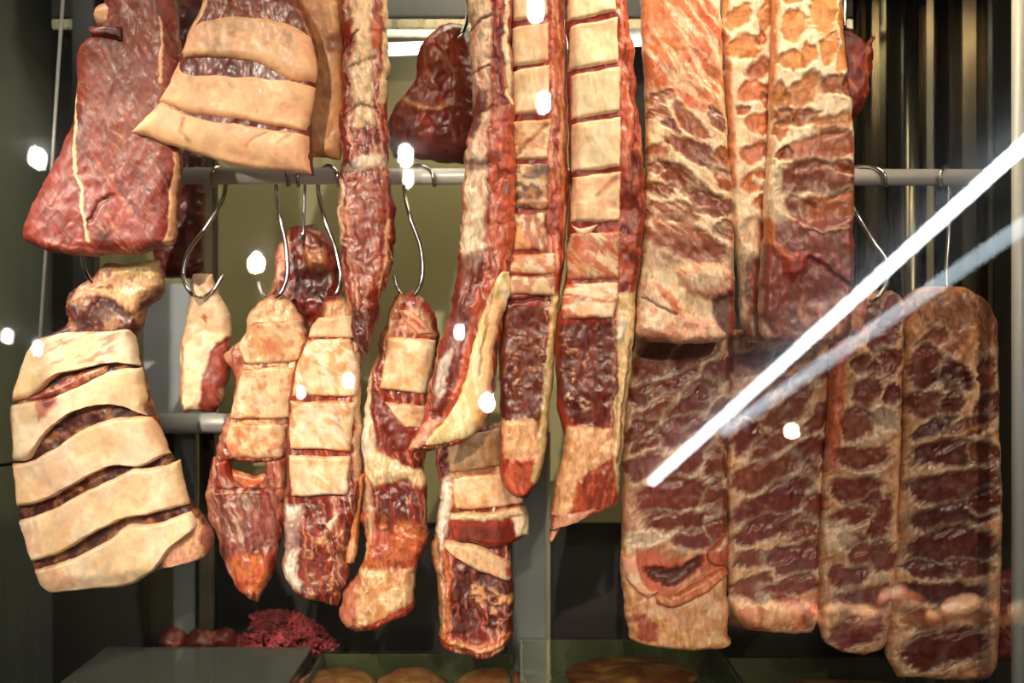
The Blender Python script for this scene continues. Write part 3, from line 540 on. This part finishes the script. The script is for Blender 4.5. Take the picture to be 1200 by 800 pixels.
p.body('muscle', '466 345 484 340/454 372 506 362/444 395 514 385/440 420 515 415/434 450 508 450/428 480 500 482/424 510 500 520/426 540 498 545/428 570 500 580/424 610 502 610/428 650 500 640/418 670 490 660/400 700 486 700/398 715 484 712/404 730 460 728/416 740 440 738', 18, 14, 'R',
 MUS+[Bl('t', '452 352 478 345 462 390 444 420', 5, 1, .8), Bl('A', '478 362 496 360 512 392 482 388', 5, 3, .8), Bl('P', '470 375 482 370 492 388 468 388', 4, 1, .8), Bl('F', '425 440 440 420 436 480 444 530 470 542 500 550 494 568 478 556 440 566 424 540', 5, 3, .95), Bl('W', '424 450 436 430 432 490 440 530 426 540', 5, 1, .8), Bl('Z', '445 480 466 474 486 520 474 532 450 524', 6, 3, .9), Mt('V', 12, .5, .6, '445 480 466 474 486 520 450 530'),
  Kt('D', 75, 34, 4, .45, .8, '440 570 500 570 500 650 450 650'), Bl('r', '428 620 500 625 492 660 425 665', 7, 1, .6), Mt('O', 12, .55, .7, '425 600 500 610 495 665 425 665'), St('F', 4, '430 560 436 610 430 650', 4, 1, .6),
  Bl('T', '424 665 488 662 486 706 420 736 414 690', 6, 2, .95), Mt('F', 12, .52, .7, '424 665 488 668 480 700 420 730'), Bl('X', '400 690 424 668 414 700 418 738 400 722', 4, 0, .9), Bl('R', '424 732 486 700 486 716 440 738', 3, 0, .9)], rough=2.8, bumpy=2.4)
for s, t in [('456 394 512 398/452 425 508 428/446 456 500 462', 'A'), ('452 470 500 474/464 485 500 490/476 500 498 502', 'T')]:
    seg(p, s, t, None, [Mt('R', 9, .6, .8), Mt('F', 9, .52, .7), Mt('T', 12, .55, .6)], T=6)
p.pad('rib_end', '470 364 484 362/476 378 500 380/490 392 512 392', 7, 6, 'P', [St('r', 3, '474 366 498 386', 3, 0), Mt('F', 6)], on=True)
p = Piece('rib_piece', 'lowest hanging chunk with stepped sawn ribs, bottom centre', 'meat', .0, (560, 500))
p.body('muscle', '505 495 590 495/510 530 592 530/512 560 600 570/514 600 600 600/508 630 600 625/506 650 598 650/512 690 602 690/514 730 600 720/512 745 601 740/525 758 590 762/560 768 575 770', 19, 14, 'R',
 MUS+[Bl('W', '518 560 530 556 528 620 520 640 512 620', 5, 2, .9), Bl('A', '528 520 590 510 590 570 530 590', 8, 0, .6), St('t', 7, '512 630 516 690 518 740', 4, 2, .9), St('O', 5, '524 640 526 690 522 740', 3, 2, .7), St('F', 2, '518 650 520 700 519 735', 1.5, 2, .6), Kt('D', 82, 34, 5, .42, .9, '534 656 600 660 600 735 530 735'), Bl('D', '545 640 600 660 590 700 540 700', 8, -2, .6), Mt('T', 8, .55, .9, '552 680 600 695 600 720 560 720', 3), St('O', (7, 10), '522 742 560 756 595 744', 4, 3, .9), St('A', (2, 4), '530 746 560 758 590 748', 2, 1, .7)], rough=2.8, bumpy=3)
for s, t, L_ in [('524 508 588 500/526 530 590 524/528 552 588 544', 'A', None), ('530 556 598 550/532 580 614 575/534 594 612 590', 'A', None)]:
    seg(p, s, t, L_, [Mt('T', 12, .5, .7), Mt('F', 10, .58, .7)], T=7)
p.pad('rib_slab', '530 598 600 590 612 584/526 612 600 606 618 604/536 632 600 634 622 626', 11, 6, 'R', [St('F', 8, '530 600 570 600 616 596', 4, 2), Bl('Z', '536 612 600 612 608 626 540 632', 4, 0, .9), Bl('f', '600 604 622 600 624 628 606 626', 4, 1, .9)], rough=2.6)
p.pad('rib_slab', '524 630 560 636 598 654/522 640 560 652 600 674/540 654 570 668 598 680', 10, 7, 'A', [Mt('F', 10, .5, .8), Mt('P', 9, .6, .6), Bl('r', '592 660 600 662 600 674 594 672', 3, 0)], rough=2.2)
p.pad('meat_shred', '578 592 582 590/576 606 581 606', 5, 2.5, 'f', [], on=True, rough=1)
p.pad('meat_shred', '600 584 606 582/612 600 618 598', 5, 2.5, 'F', [], on=True, rough=1)

# small white fat strip behind the lower rail
p = Piece('fat_strip', 'small white fat strip with a red underside, above the lower rail', 'meat', .03, (240, 320))
p.body('fat', '226 320 250 322/224 340 256 345/220 365 268 365/214 400 270 400/211 440 268 440/211 470 262 470/214 482 252 484', 14, 11, 'F', [Mt('f', 14), Mt('P', 12, .58, .6), St('X', 3, '226 335 218 380 214 440 216 480', 3, -2, .8), Bl('R', '256 400 270 392 268 440 256 484 236 484 240 440', 4, -1, .95), Kt('Z', 70, 20, 4, .5, .7, '256 400 270 392 268 440 256 484 236 484'), Bl('r', '243 368 248 372 246 377 241 373', 1.5, 0), St('K', 2, '268 396 254 412 242 440', 2, -1, .6)], mat=FATM, rough=2)

# ------------------------------------------------------------------ scored fat piece lower left
p = Piece('scored_fat_piece', 'big pale fat piece scored into five tilted slices, lower left', 'meat', -.035, (140, 310))
p.body('muscle', '122 310 186 304/108 325 192 322/82 344 190 346/77 362 172 362/78 382 165 384/50 396 160 392/30 430 166 425/20 470 178 465/22 500 192 505/24 540 202 535/25 580 214 565/26 610 226 590/34 640 240 606/42 665 250 630/50 682 246 648/60 688 180 668', 15, 12, 'D',
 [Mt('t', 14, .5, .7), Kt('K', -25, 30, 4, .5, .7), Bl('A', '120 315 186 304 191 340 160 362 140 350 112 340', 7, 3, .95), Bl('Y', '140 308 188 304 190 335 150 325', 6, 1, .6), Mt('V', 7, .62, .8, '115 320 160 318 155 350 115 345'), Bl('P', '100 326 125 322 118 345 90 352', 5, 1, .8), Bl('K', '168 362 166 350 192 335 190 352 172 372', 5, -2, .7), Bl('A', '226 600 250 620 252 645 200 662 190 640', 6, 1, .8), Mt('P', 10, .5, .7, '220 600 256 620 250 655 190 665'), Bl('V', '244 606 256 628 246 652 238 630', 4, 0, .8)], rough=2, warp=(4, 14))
sc_f = [Mt('f', 30, .45, .8), Mt('P', 22, .62, .4), Mt('A', 16, .6, .35)]
PV = Mt('V', 8, .55, .7)
p.pad('fat_slice', '52 396 80 389 120 389 158 386/36 416 90 405 120 404 162 400/28 436 70 420 115 416 164 414/22 452 60 436 115 426 165 421/18 470 44 464 78 437 110 431 132 424 167 428', 12, 7, 'F', sc_f+[Kt('V', -25, 30, 5, .56, .6, '60 395 145 390 140 425 60 440'), Kt('Y', 70, 30, 5, .5, .4, '18 470 36 420 60 400 60 440 44 466')], mat=FATM, label='uppermost fat slice with purple streaks', back=6, rv=5)
p.pad('membrane', '40 464 70 450 100 436 132 426/44 472 70 464 100 452 132 434', 7, 6, 'V', [Mt('R', 8, .5, .6), Mt('A', 7, .6, .6)], label='purple membrane in the topmost cut', back=6)
p.pad('fat_slice', '17 473 40 470 70 464 104 450 134 434 168 430/16 490 60 482 120 460 172 448/18 512 60 496 100 478 176 466/20 528 42 522 72 494 100 478 134 471 174 482/18 539 38 538 62 506 96 480 132 471 178 486', 12, 7, 'F', sc_f+[Bl('X', '55 464 76 460 79 474 64 486 56 494 54 480', 3, -1, .9), Bl('V', '60 464 74 462 74 474 64 478', 2, 0, .9)], mat=FATM, label='second fat slice with a small red spot', back=6, rv=5)
p.pad('fat_slice', '18 541 40 539 66 526 108 500 150 487 182 487/22 558 70 544 125 516 192 503/24 572 70 560 130 534 198 518/25 584 58 578 100 558 150 540 166 540 200 526/26 593 56 585 98 563 148 543 166 544 203 530', 12, 7, 'F', sc_f, mat=FATM, label='third fat slice from the top', back=6, rv=5)
p.pad('fat_slice', '26 607 60 597 106 573 150 554 164 546 180 546 212 538/32 622 80 604 140 578 216 558/36 638 80 624 140 598 220 576/40 650 78 638 128 611 156 600 172 597 222 584/42 656 80 643 128 615 156 604 172 602 224 589', 12, 7, 'F', sc_f+[Mt('P', 12, .5, .6, '26 600 60 600 60 650 36 656')], mat=FATM, label='fourth fat slice from the top', back=6, rv=5)
p.pad('fat_slice', '44 665 92 650 132 630 160 610 176 612 228 595/48 676 100 662 160 634 236 612/52 685 110 676 160 662 205 640/62 692 110 688 160 682 186 666', 12, 7, 'F', sc_f+[Mt('P', 12, .5, .6, '40 650 110 650 110 690 50 690')], mat=FATM, label='bottom fat slice', back=6, rv=5)

# ------------------------------------------------------------------ pork rib racks
def rack(name, label, Y, hang, outline, T, base, feats, **k):
    p = Piece(name, label, 'pork ribs', Y, hang, k.pop('group', None)); k.setdefault('warp', (3, 16)); k.setdefault('rough', 1.6); k.setdefault('bumpy', 1.0)
    p.body('rib_meat', outline, T, 9, base, feats, **k); return p
FB = [Mt('f', 18, .52, .7), Mt('P', 14, .58, .5)]
p = rack('pork_rib_rack', 'upper front pork ribs with orange meat above and pale fat end, left of three', -.085, (798, 0),
 '749 -60 843 -60/750 0 844 0/753 60 847 60/757 130 850 130/757 200 855 200/752 280 860 280/749 320 861 320/747 350 861 350/745 375 860 385/748 396 850 398/760 402 840 403', 16, 'F',
 FB+[El('O', '778 30 22 60 -15; 808 20 16 60 -25; 832 30 10 40 -25; 780 85 30 22 30; 820 80 28 8 35; 835 100 14 7 40; 815 118 30 9 35', -.8, 'r', soft=.4), Kt('O', 50, 40, 5, .5, .5, '750 -60 845 -60 850 110 758 110'), Kt('f', 55, 50, 5, .60, .6, '752 -60 845 -60 850 120 758 120'),
  El('b', '773 117 14 8 8; 770 136 12 6 5; 784 150 14 6 20; 806 146 30 8 42; 838 142 16 7 50; 768 178 13 9 0; 770 197 11 6 5; 818 184 44 10 33; 845 184 12 6 45; 798 214 40 11 28; 846 212 14 8 45; 772 222 16 8 10; 834 240 28 11 28; 784 250 32 11 15; 849 272 14 10 28; 800 284 46 17 12', -1.5, 'B', .9, .16, .5),
  Kt('f', 36, 50, 3, .66, .5, '757 110 855 110 860 310 750 310'),Bl('Z', '752 268 860 290 860 345 800 305 756 320', 6, 0, .5),
  Bl('P', '790 320 805 312 830 308 855 318 862 352 850 345 825 352 800 344', 5, 5, .95), Bl('f', '795 326 820 316 845 318 838 338 808 340', 5, 1, .7), Bl('P', '750 332 762 330 800 370 845 375 852 398 800 402 750 396 746 370', 6, 3, .95), Mt('f', 14, .5, .7, '748 340 765 335 800 375 845 378 850 400 750 400'), Bl('r', '764 330 782 340 794 360 790 370 776 350', 4, 2, .8), St('K', 2.5, '750 348 766 360 790 370', 2, -3, .7), Bl('D', '828 352 856 340 862 385 850 398 836 380', 5, -3, .9), Bl('R', '850 330 864 330 864 400 852 400', 5, 0, .7), Bl('B', '748 382 772 388 790 402 750 402', 5, 0, .7)], feather=(2.5, 40, 3))
p = rack('pork_rib_rack', 'narrow upper front pork ribs squeezed between two wider racks', -.075, (872, 0),
 '843 -60 912 -60/843 0 912 0/847 80 912 80/852 160 912 160/855 240 912 240/860 290 910 290/866 340 908 340/868 380 904 385/876 400 898 402', 14, 'f',
 FB+[St('O', 6, '848 -60 850 50 853 130 858 220', 4, 0, .8), El('g', '864 22 14 12 0; 868 60 18 13 10; 864 -12 14 12 0; 895 20 8 20 20', -1.8, 'o', .92, .14, .55), El('b', '886 84 16 9 -22; 888 50 7 6 0; 882 112 18 9 -18; 895 120 6 7 0; 889 146 16 10 -22; 868 132 8 4 10; 882 180 16 9 -5; 886 213 18 9 5; 892 240 12 8 -5; 885 278 16 14 0', -2, 'O', .8, .16, .55),
  Bl('f', '880 205 895 212 896 222 884 220 878 212', 3, 3, .9), Bl('D', '868 300 908 300 900 400 872 396', 8, -1, .85), Kt('R', 80, 20, 4, .5, .6, '868 300 908 300 900 400 872 396'), Bl('f', '862 250 884 240 890 300 872 306', 7, 1, .7)], seed=4)
p = rack('pork_rib_rack', 'wide upper front pork ribs with dark muscle end, right of three', -.105, (945, 0),
 '906 -60 982 -60/905 0 985 0/903 60 990 60/901 110 996 112/899 170 1000 172/896 220 1001 230/894 270 999 280/890 320 998 330/890 370 996 372/896 396 990 396/910 404 975 404', 17, 'f',
 FB+[St('O', 6, '906 -60 904 60 903 130', 4, 0, .8), El('g', '930 0 16 7 0; 928 36 17 15 -25; 962 18 16 24 10; 985 30 6 20 0; 922 72 13 11 -40; 945 66 9 12 20; 968 60 10 14 0; 984 72 7 13 0; 930 -25 18 12 0; 965 -25 15 12 0', -1.8, 'o', .9, .14, .55),
  El('g', '939 108 22 12 -22; 974 104 16 10 10; 990 106 6 12 0; 912 118 10 12 10; 930 138 26 9 -5; 973 146 24 10 -10; 912 150 8 10 0', -1.8, 'B', .85, .15, .55), El('b', '958 176 38 13 -4; 915 182 9 6 0; 955 213 44 14 -3; 988 196 14 6 -5; 935 246 16 9 10; 972 243 28 12 -8', -2.4, 'B', .7, .15, .55),
  Bl('f', '897 200 912 190 914 230 925 262 905 262 895 240', 6, 2, .8), Bl('Z', '896 262 925 262 1000 256 998 380 985 402 905 402 890 370 890 310', 6, 1, .95), Kt('R', 75, 36, 5, .5, .6, '896 262 1000 256 998 380 905 402'), Mt('V', 16, .55, .5, '896 262 1000 256 998 380 905 402'), St('O', (10, 8), '896 260 900 285 912 300', 5, 2, .8), Bl('R', '914 302 928 298 944 300 942 316 926 330 914 322', 5, 5, .9), St('t', 3, '932 325 938 350 934 375', 3, 1, .6), St('F', 2, '935 266 960 275 996 268', 2, 1, .6), Mt('P', 12, .55, .6, '935 360 990 340 985 398 935 398'), St('K', 3, '945 305 975 322 996 340', 3, -3, .7)], seed=9)
p = Piece('beef_piece', 'ragged dark red meat lump jutting out behind the right front ribs', 'meat', .06, (1000, 40))
p.body('muscle', '978 30 1002 42/980 60 1022 66/982 90 1018 92/982 115 1016 112/984 132 1006 138', 14, 12, 'R', [Mt('D', 12), Kt('O', 80, 20, 3, .6)], rough=4)
p.pad('sinew', '1008 62 1014 68/1016 50 1020 54/1022 42 1026 44', 4, 3, 'O', [], on=False)

LB = [Kt('B', -35, 40, 6, .5, .6), Kt('A', -30, 30, 5, .55, .7), Kt('P', -40, 26, 4, .64, .5), Mt('X', 24, .6, .4)]
p = rack('pork_rib_rack', 'lower pork ribs ending in a pale fat flap, leftmost of the lower row', .0, (798, 395),
 '745 390 856 390/740 430 855 430/733 470 854 470/730 520 853 520/728 570 852 570/728 600 852 600/727 640 852 640/730 700 852 700/736 735 852 740/748 752 850 758/765 757 835 762', 14, 'T',
 LB+[El('B', '768 422 28 20 -25; 812 414 32 13 -42; 838 440 26 10 -45; 756 462 22 10 -30; 790 450 26 9 -28; 768 484 24 11 -30; 808 472 34 12 -35; 842 486 24 9 -45; 750 506 20 9 -25; 796 505 34 11 -28; 838 515 20 12 -45; 752 542 24 11 -25; 800 540 36 11 -32; 838 546 15 15 -20; 785 582 44 15 -8; 838 588 14 18 15; 792 608 36 9 -8; 818 627 28 9 -10; 840 614 12 10 0; 756 628 18 5 5; 755 520 16 5 -20', -2, 'Z'),
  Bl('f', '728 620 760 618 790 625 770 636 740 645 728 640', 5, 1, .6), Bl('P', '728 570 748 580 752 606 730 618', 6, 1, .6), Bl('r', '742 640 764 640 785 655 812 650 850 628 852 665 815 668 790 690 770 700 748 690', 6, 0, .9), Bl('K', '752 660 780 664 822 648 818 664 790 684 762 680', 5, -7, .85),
  Bl('T', '740 692 790 702 852 672 852 760 770 760 744 740', 7, 2, .95), Mt('F', 14, .52, .6, '750 700 852 680 852 760 760 760'), Kt('P', 60, 20, 3, .6, .6, '745 700 850 690 850 755 760 755'), Bl('R', '738 716 750 712 770 730 768 750 748 745', 5, 0, .85)], feather=(3, -45, 2.4), warp=(3, 16), seed=14)
p.pad('fat_roll', '727 650 742 648/730 668 750 672/740 684 762 690/760 700 770 688', 9, 7, 'P', [Mt('f', 8)], rough=2.4, mat=FATM)
p.pad('meat_lip', '764 690 768 704/785 694 788 708/806 684 812 700/826 670 836 682/846 660 852 668', 8, 5, 'O', [Mt('r', 10), Mt('A', 8, .62)], rough=2)
p.pad('meat_flap', '826 640 850 624/826 652 852 645/838 660 852 664', 8, 5, 'r', [St('F', 5, '838 640 848 632', 3, 1), Mt('X', 8)], rough=2.4)
p = rack('pork_rib_rack', 'lower pork ribs with long slanting muscle bands, second of the lower row', .012, (910, 395),
 '853 385 974 385/852 430 970 430/852 500 967 500/850 560 964 560/852 620 961 620/852 680 960 680/858 715 958 715/872 738 950 742', 14, 'T',
 LB+[El('B', '880 424 26 12 5; 925 412 26 10 -40; 905 450 20 8 -10; 948 440 24 9 -50; 876 470 20 12 -25; 918 478 34 10 -40; 955 490 22 8 -50; 872 512 18 12 -15; 905 520 32 10 -35; 945 530 24 11 -40; 893 554 36 12 -26; 940 556 20 9 -40; 902 587 46 14 -20; 950 600 14 16 -10; 900 618 42 10 -14; 945 630 18 14 -10; 892 650 34 8 -14; 930 650 30 13 -12; 880 684 22 12 -5; 925 684 30 9 -8; 905 720 40 14 0', -2, 'Z'),
  Bl('A', '884 705 905 700 935 712 930 735 900 738 886 725', 6, 4, .8), Mt('r', 14, .55, .6, '856 690 958 690 950 740 870 740')], feather=(4, -45, 2.4), warp=(3, 16), seed=19)
p = rack('pork_rib_rack', 'lower pork ribs with a bright red left edge, third of the lower row', .0, (1025, 340),
 '1000 343 1046 340/990 355 1058 352/978 380 1058 380/973 410 1058 410/969 480 1056 480/964 540 1054 540/961 600 1052 600/958 680 1047 680/961 735 1040 735/974 756 1030 758/995 764 1015 766', 14, 'T',
 LB+[Bl('t', '1000 343 1046 340 1058 360 1055 380 1005 375', 8, 1, .7), El('B', '1016 368 12 8 0; 1040 372 12 16 10; 1030 398 18 10 -50; 1008 425 14 9 -50; 1028 425 16 8 -60; 1042 420 10 12 0; 1012 458 15 14 0; 1042 462 10 9 -30; 1002 498 20 14 -35; 1034 492 13 9 -15; 1005 533 30 10 -8; 1000 570 28 11 -3; 1020 585 12 8 -20; 992 603 24 9 -5; 1026 612 10 22 20; 996 632 14 10 0; 1020 650 24 14 -30; 990 672 22 10 -10; 1012 700 30 14 -5; 1000 735 28 14 0', -2, 'Z'),
  Bl('f', '1018 470 1050 480 1052 500 1030 515 1010 520 1020 500', 5, 1, .5), Bl('f', '962 606 990 606 1000 630 975 645 962 640', 6, 1, .5), Bl('r', '974 400 990 396 986 440 982 500 976 545 966 545 970 470', 4, 2, .8), St('A', (9, 10), '1048 520 1048 580 1044 640', 5, 2, .8), Bl('D', '962 690 1046 690 1030 760 980 760', 9, 0, .45)], feather=(3, -40, 2.4), warp=(3, 16), seed=24)  # bottom end painted darker, as the light falls off there
p.pad('pork_scrap', '990 352 1000 346 1012 350/986 370 1000 372 1010 368/984 392 996 394 1004 388', 12, 8, 'P', [Mt('r', 9, .5, .8), Mt('V', 8, .6)], rough=2.6)
p = rack('pork_rib_rack', 'lower pork ribs at the far right on a straight steel hook', -.01, (1112, 335),
 '1082 336 1125 335/1066 344 1152 350/1060 358 1164 368/1060 400 1168 400/1058 460 1169 460/1056 540 1171 540/1052 600 1172 600/1046 680 1171 680/1040 740 1168 740/1040 770 1164 780/1050 792 1150 796', 15, 'T',
 LB+[Bl('t', '1062 340 1160 345 1168 420 1150 440 1120 400 1070 380', 10, 1, .9), Kt('B', 70, 40, 4, .5, .7, '1062 340 1160 345 1168 450 1080 420'), St('A', (8, 16), '1134 388 1132 430 1138 470 1136 500', 6, 3, .9), St('T', 7, '1136 385 1118 420 1090 440', 4, 2, .8),
  El('B', '1086 400 20 8 -20; 1084 432 22 17 -20; 1116 442 16 14 -15; 1082 474 22 12 -15; 1112 474 10 18 25; 1152 440 10 22 0; 1152 480 14 18 10; 1088 502 26 8 -18; 1124 506 34 8 -28; 1112 530 44 12 -8; 1150 528 16 10 -10; 1112 566 50 14 -8; 1112 602 48 12 -5; 1150 585 18 10 0; 1110 640 48 15 -3; 1128 664 28 7 -5; 1085 665 28 7 5; 1100 690 46 9 0; 1105 722 48 12 5; 1100 756 44 16 0', -2.2, 'D'), Mt('D', 30, .5, .4, '1060 560 1172 520 1170 790 1040 790'), St('T', 5, '1060 520 1110 512 1150 500', 4, 1.5, .5)], feather=(3, -40, 2.4), warp=(3, 18), seed=29)  # lower half mottled darker to paint in the fading light
p = Piece('beef_piece', 'dark red meat edge at the lower far right beside the corner post', 'meat', .08, (1185, 670))
p.body('muscle', '1160 664 1200 668/1158 700 1210 700/1164 770 1205 780', 16, 14, 'Z', [Mt('D', 20), Mt('T', 12, .62, .5)], rough=4)

# ------------------------------------------------------------------ trays and goods at the bottom
def plane_pt(px, py, h):    # point on the horizontal plane h metres under the camera
    D = h*CD/((py-400)*S); return Vector(((px-600)*S*D/CD, D-CD, CZ-h))
def tray(name, label, x0, x1, y0, y1, h, dep, mats, cat='tray', lid=None):
    Z = CZ-h; t = thing(name, label, cat, ((x0+x1)/2, y0, Z-dep))
    box('base', x0, x1, y0, y1, Z-dep, Z-dep+.004, mats, t)
    box('side', x0, x0+.004, y0, y1, Z-dep, Z, mats, t, .001); box('side', x1-.004, x1, y0, y1, Z-dep, Z, mats, t, .001)
    box('side', x0, x1, y1-.004, y1, Z-dep, Z, mats, t, .001); box('side', x0, x1, y0, y0+.004, Z-dep, Z, mats, t, .001)
    for (a, b, c, d) in ((x0-.006, x0+.003, y0, y1), (x1-.003, x1+.006, y0, y1), (x0-.006, x1+.006, y1-.003, y1+.006), (x0-.006, x1+.006, y0-.006, y0+.003)):
        pass
    bx_ = [(x0, y0), (x1, y0), (x1, y1), (x0, y1), (x0, y0)]
    V, F = tube([(a, b, Z) for a, b in bx_], .0035, 8, 0); mesh_obj('rim', V, F, CHROME if lid is None else TRAYG, t)
    if lid: box('lid', x0, x1, y0, y1, Z-.001, Z+.003, lid, t, .001)
    return t
tray('deli_tray', 'flat smoked plastic tray at the bottom left with mince behind', -.66, -.325, -.12, .20, .500, .05, TRAYM, lid=plain('smoked_lid', (.10, .11, .09), .12))
tray('deli_tray', 'clear lidded tray of pale meat slices, bottom centre', -.335+.03, .0, -.12, .17, .500, .06, TRAYM, lid=TRAYG)
tray('deli_tray', 'clear lidded tray of brown meat, bottom right of centre', .012, .33, -.12, .22, .490, .06, TRAYM, lid=TRAYG)
tray('deli_tray', 'clear lidded tray of brown meat, bottom right corner', .345, .70, -.12, .20, .515, .06, TRAYM, lid=TRAYG)
def lump(name, label, c, rx, ry, rz, base, feats, cat='meat', seed=0, rot=0, group=None, n=26):
    a = np.linspace(0, 2*math.pi, n, endpoint=False); b = np.linspace(0.02, math.pi-.02, n//2); A_, B_ = np.meshgrid(a, b); A_ = A_.ravel(); B_ = B_.ravel()
    x = np.cos(A_)*np.sin(B_); y = np.sin(A_)*np.sin(B_); z = np.cos(B_); q = 1+.5*(fbm(x*1.6+seed+y, z*1.6+y*1.3, seed)-.5)+.12*(fbm(x*7+y*5, z*7+y*6, seed+2)-.5)
    X = x*rx*q; Y = y*ry*q; X, Y = X*math.cos(rot)-Y*math.sin(rot), X*math.sin(rot)+Y*math.cos(rot)
    V = np.stack([c[0]+X, c[1]+Y, c[2]+z*rz*q], 1); k = Ctx(); k.x = 600+V[:, 0]/S; k.y = 400-(V[:, 2]-CZ)/S+V[:, 1]/S; k.col = np.tile(np.array(C[base], float), (len(V), 1)); k.h = np.zeros(len(V))
    for f in feats: f(k)
    m = n; F = [[i*m+j, i*m+(j+1) % m, (i+1)*m+(j+1) % m, (i+1)*m+j] for i in range(n//2-1) for j in range(m)]
    F = [g[::-1] for g in F]; F += [list(range(m)), list(range((n//2-1)*m, n//2*m))[::-1]]
    o = mesh_obj(name, V, F, FLESH, None, k.col); recenter(o); return tag(o, label, cat, group)
for i, (x, y, rx, lb) in enumerate([(-.30, .02, .085, 'leftmost pale chicken fillet under the centre tray lid'), (-.19, .03, .085, 'middle pale chicken fillet under the centre tray lid'), (-.07, .02, .08, 'rightmost pale chicken fillet under the centre tray lid')]):
    lump('chicken_fillet', lb, (x+.035, .065, CZ-.523), rx*.68, .085, .017, 'X', [Mt('A', 18, .55, .6), Mt('R', 16, .6, .5)], seed=i, rot=.3-i*.3, group='chicken fillets in the centre tray')
lump('meat_joint', 'brown meat joint under the lid left of the pair, bottom right', (.185, .09, CZ-.514), .10, .09, .018, 'B', [Mt('T', 12), Mt('D', 14)], seed=5)
lump('meat_joint', 'brown marbled meat joint in the corner tray', (.52, .06, CZ-.545), .13, .10, .024, 'B', [Mt('T', 12), Mt('D', 14), Mt('A', 9, .6)], seed=6)
# mince heap behind the left tray: strands nobody could count
V, F, cc = [], [], []
rr = random.Random(3)
for i in range(900):
    a = rr.random()*2*math.pi; q = math.sqrt(rr.random()); X0 = -.405+q*math.cos(a)*.10; Y0 = .30+q*math.sin(a)*.06; hh = .060*(1-q*q)*(1 if X0 > -.44 else .35)
    z_ = CZ-.522+hh; d = rr.random()*6.28; L_ = .012; P = [(X0+L_*math.cos(d)*s, Y0+L_*.5*math.sin(d)*s, z_+.004*math.sin(s*3+i)) for s in (-1, 0, 1)]
    v, f = tube(P, .0024, 5, 2); b = len(V); V += [tuple(t_) for t_ in v]; F += [[b+j for j in g] for g in f]; c_ = .7+.6*rr.random(); cc += [(.42*c_, .05*c_, .06*c_)]*len(v)
o = mesh_obj('minced_beef', V, F, FLESH, None, np.array(cc)); recenter(o); tag(o, 'heap of bright red minced beef behind the left tray', 'mince', kind='stuff')
box('mince_pan', -.56, -.29, .225, .38, CZ-.56, CZ-.522, BLACK, None, .004); tag(bpy.data.objects['mince_pan'], 'low dark pan under the heap of minced beef', 'pan')
for i, (px, r) in enumerate([(205, .024), (238, .03), (262, .02)]):
    q = at(px, 752, .26); lump('beef_cube', ['leftmost dark red beef cut beside the mince heap', 'middle dark red beef cut left of the mince heap', 'small bright red beef cut nearest the mince heap'][i], (q.x, .26, CZ-.500), r, .03, .021, 'Z', [Mt('D', 9), Mt('X', 5, .6)], seed=i+9, group='beef cuts beside the mince')

# rear rail above the view with the hooks of the pieces behind
V, F = tube([at(60, -85, .075), at(1150, -85, .075)], .0122, 20, 0)
o = mesh_obj('rear_rail', V, F, CHROME); recenter(o); tag(o, 'rear steel rail above the view carrying the pieces at the back', 'rail')
hook('steel hook from above in the rounded beef lump', [(548, -70), (547, 0), (546, 30), (538, 44)], 540, Y=.075, over=-85, end=[(528, 44, .07)])
hook('hidden steel hook of the ragged lump behind the right ribs', [(990, -70), (990, 0), (990, 35), (992, 50)], 980, Y=.07, over=-85, end=[(996, 54, .06)])
hook('hidden steel hook of the dark brown beef behind the rail end', [(222, -82), (221, -80), (220, -76)], 212, Y=.085, over=-90)
# lit display shelf across the aisle, mirrored dimly in the lower right of the glass
box('aisle_shelf', .55, 2.1, -3.75, -3.25, 1.60, 1.63, STEEL, None, .004); tag(bpy.data.objects['aisle_shelf'], 'steel shelf across the aisle, mirrored at the lower right', 'shelf')
spot('aisle_lamp', (1.25, -3.35, 2.5), (1.25, -3.5, 1.6), 520, (1.0, 0.9, 0.75), 75, 0.6, 0.02)
rr = random.Random(8)
for i in range(12):
    x = .70+i*.112; r_ = .06+.03*rr.random(); y = -3.42-.12*(i % 2)
    lump('meat_joint', '%s from the left among the meat joints mirrored at the lower right' % ['first', 'second', 'third', 'fourth', 'fifth', 'sixth', 'seventh', 'eighth', 'ninth', 'tenth', 'eleventh', 'twelfth'][i], (x, y, 1.632+r_*.98), r_, .07, r_*.85, 'A' if i % 3 else 'R', [Mt('F', 30, .5), Mt('Z', 26, .55)], seed=i+20, group='joints on the aisle shelf')
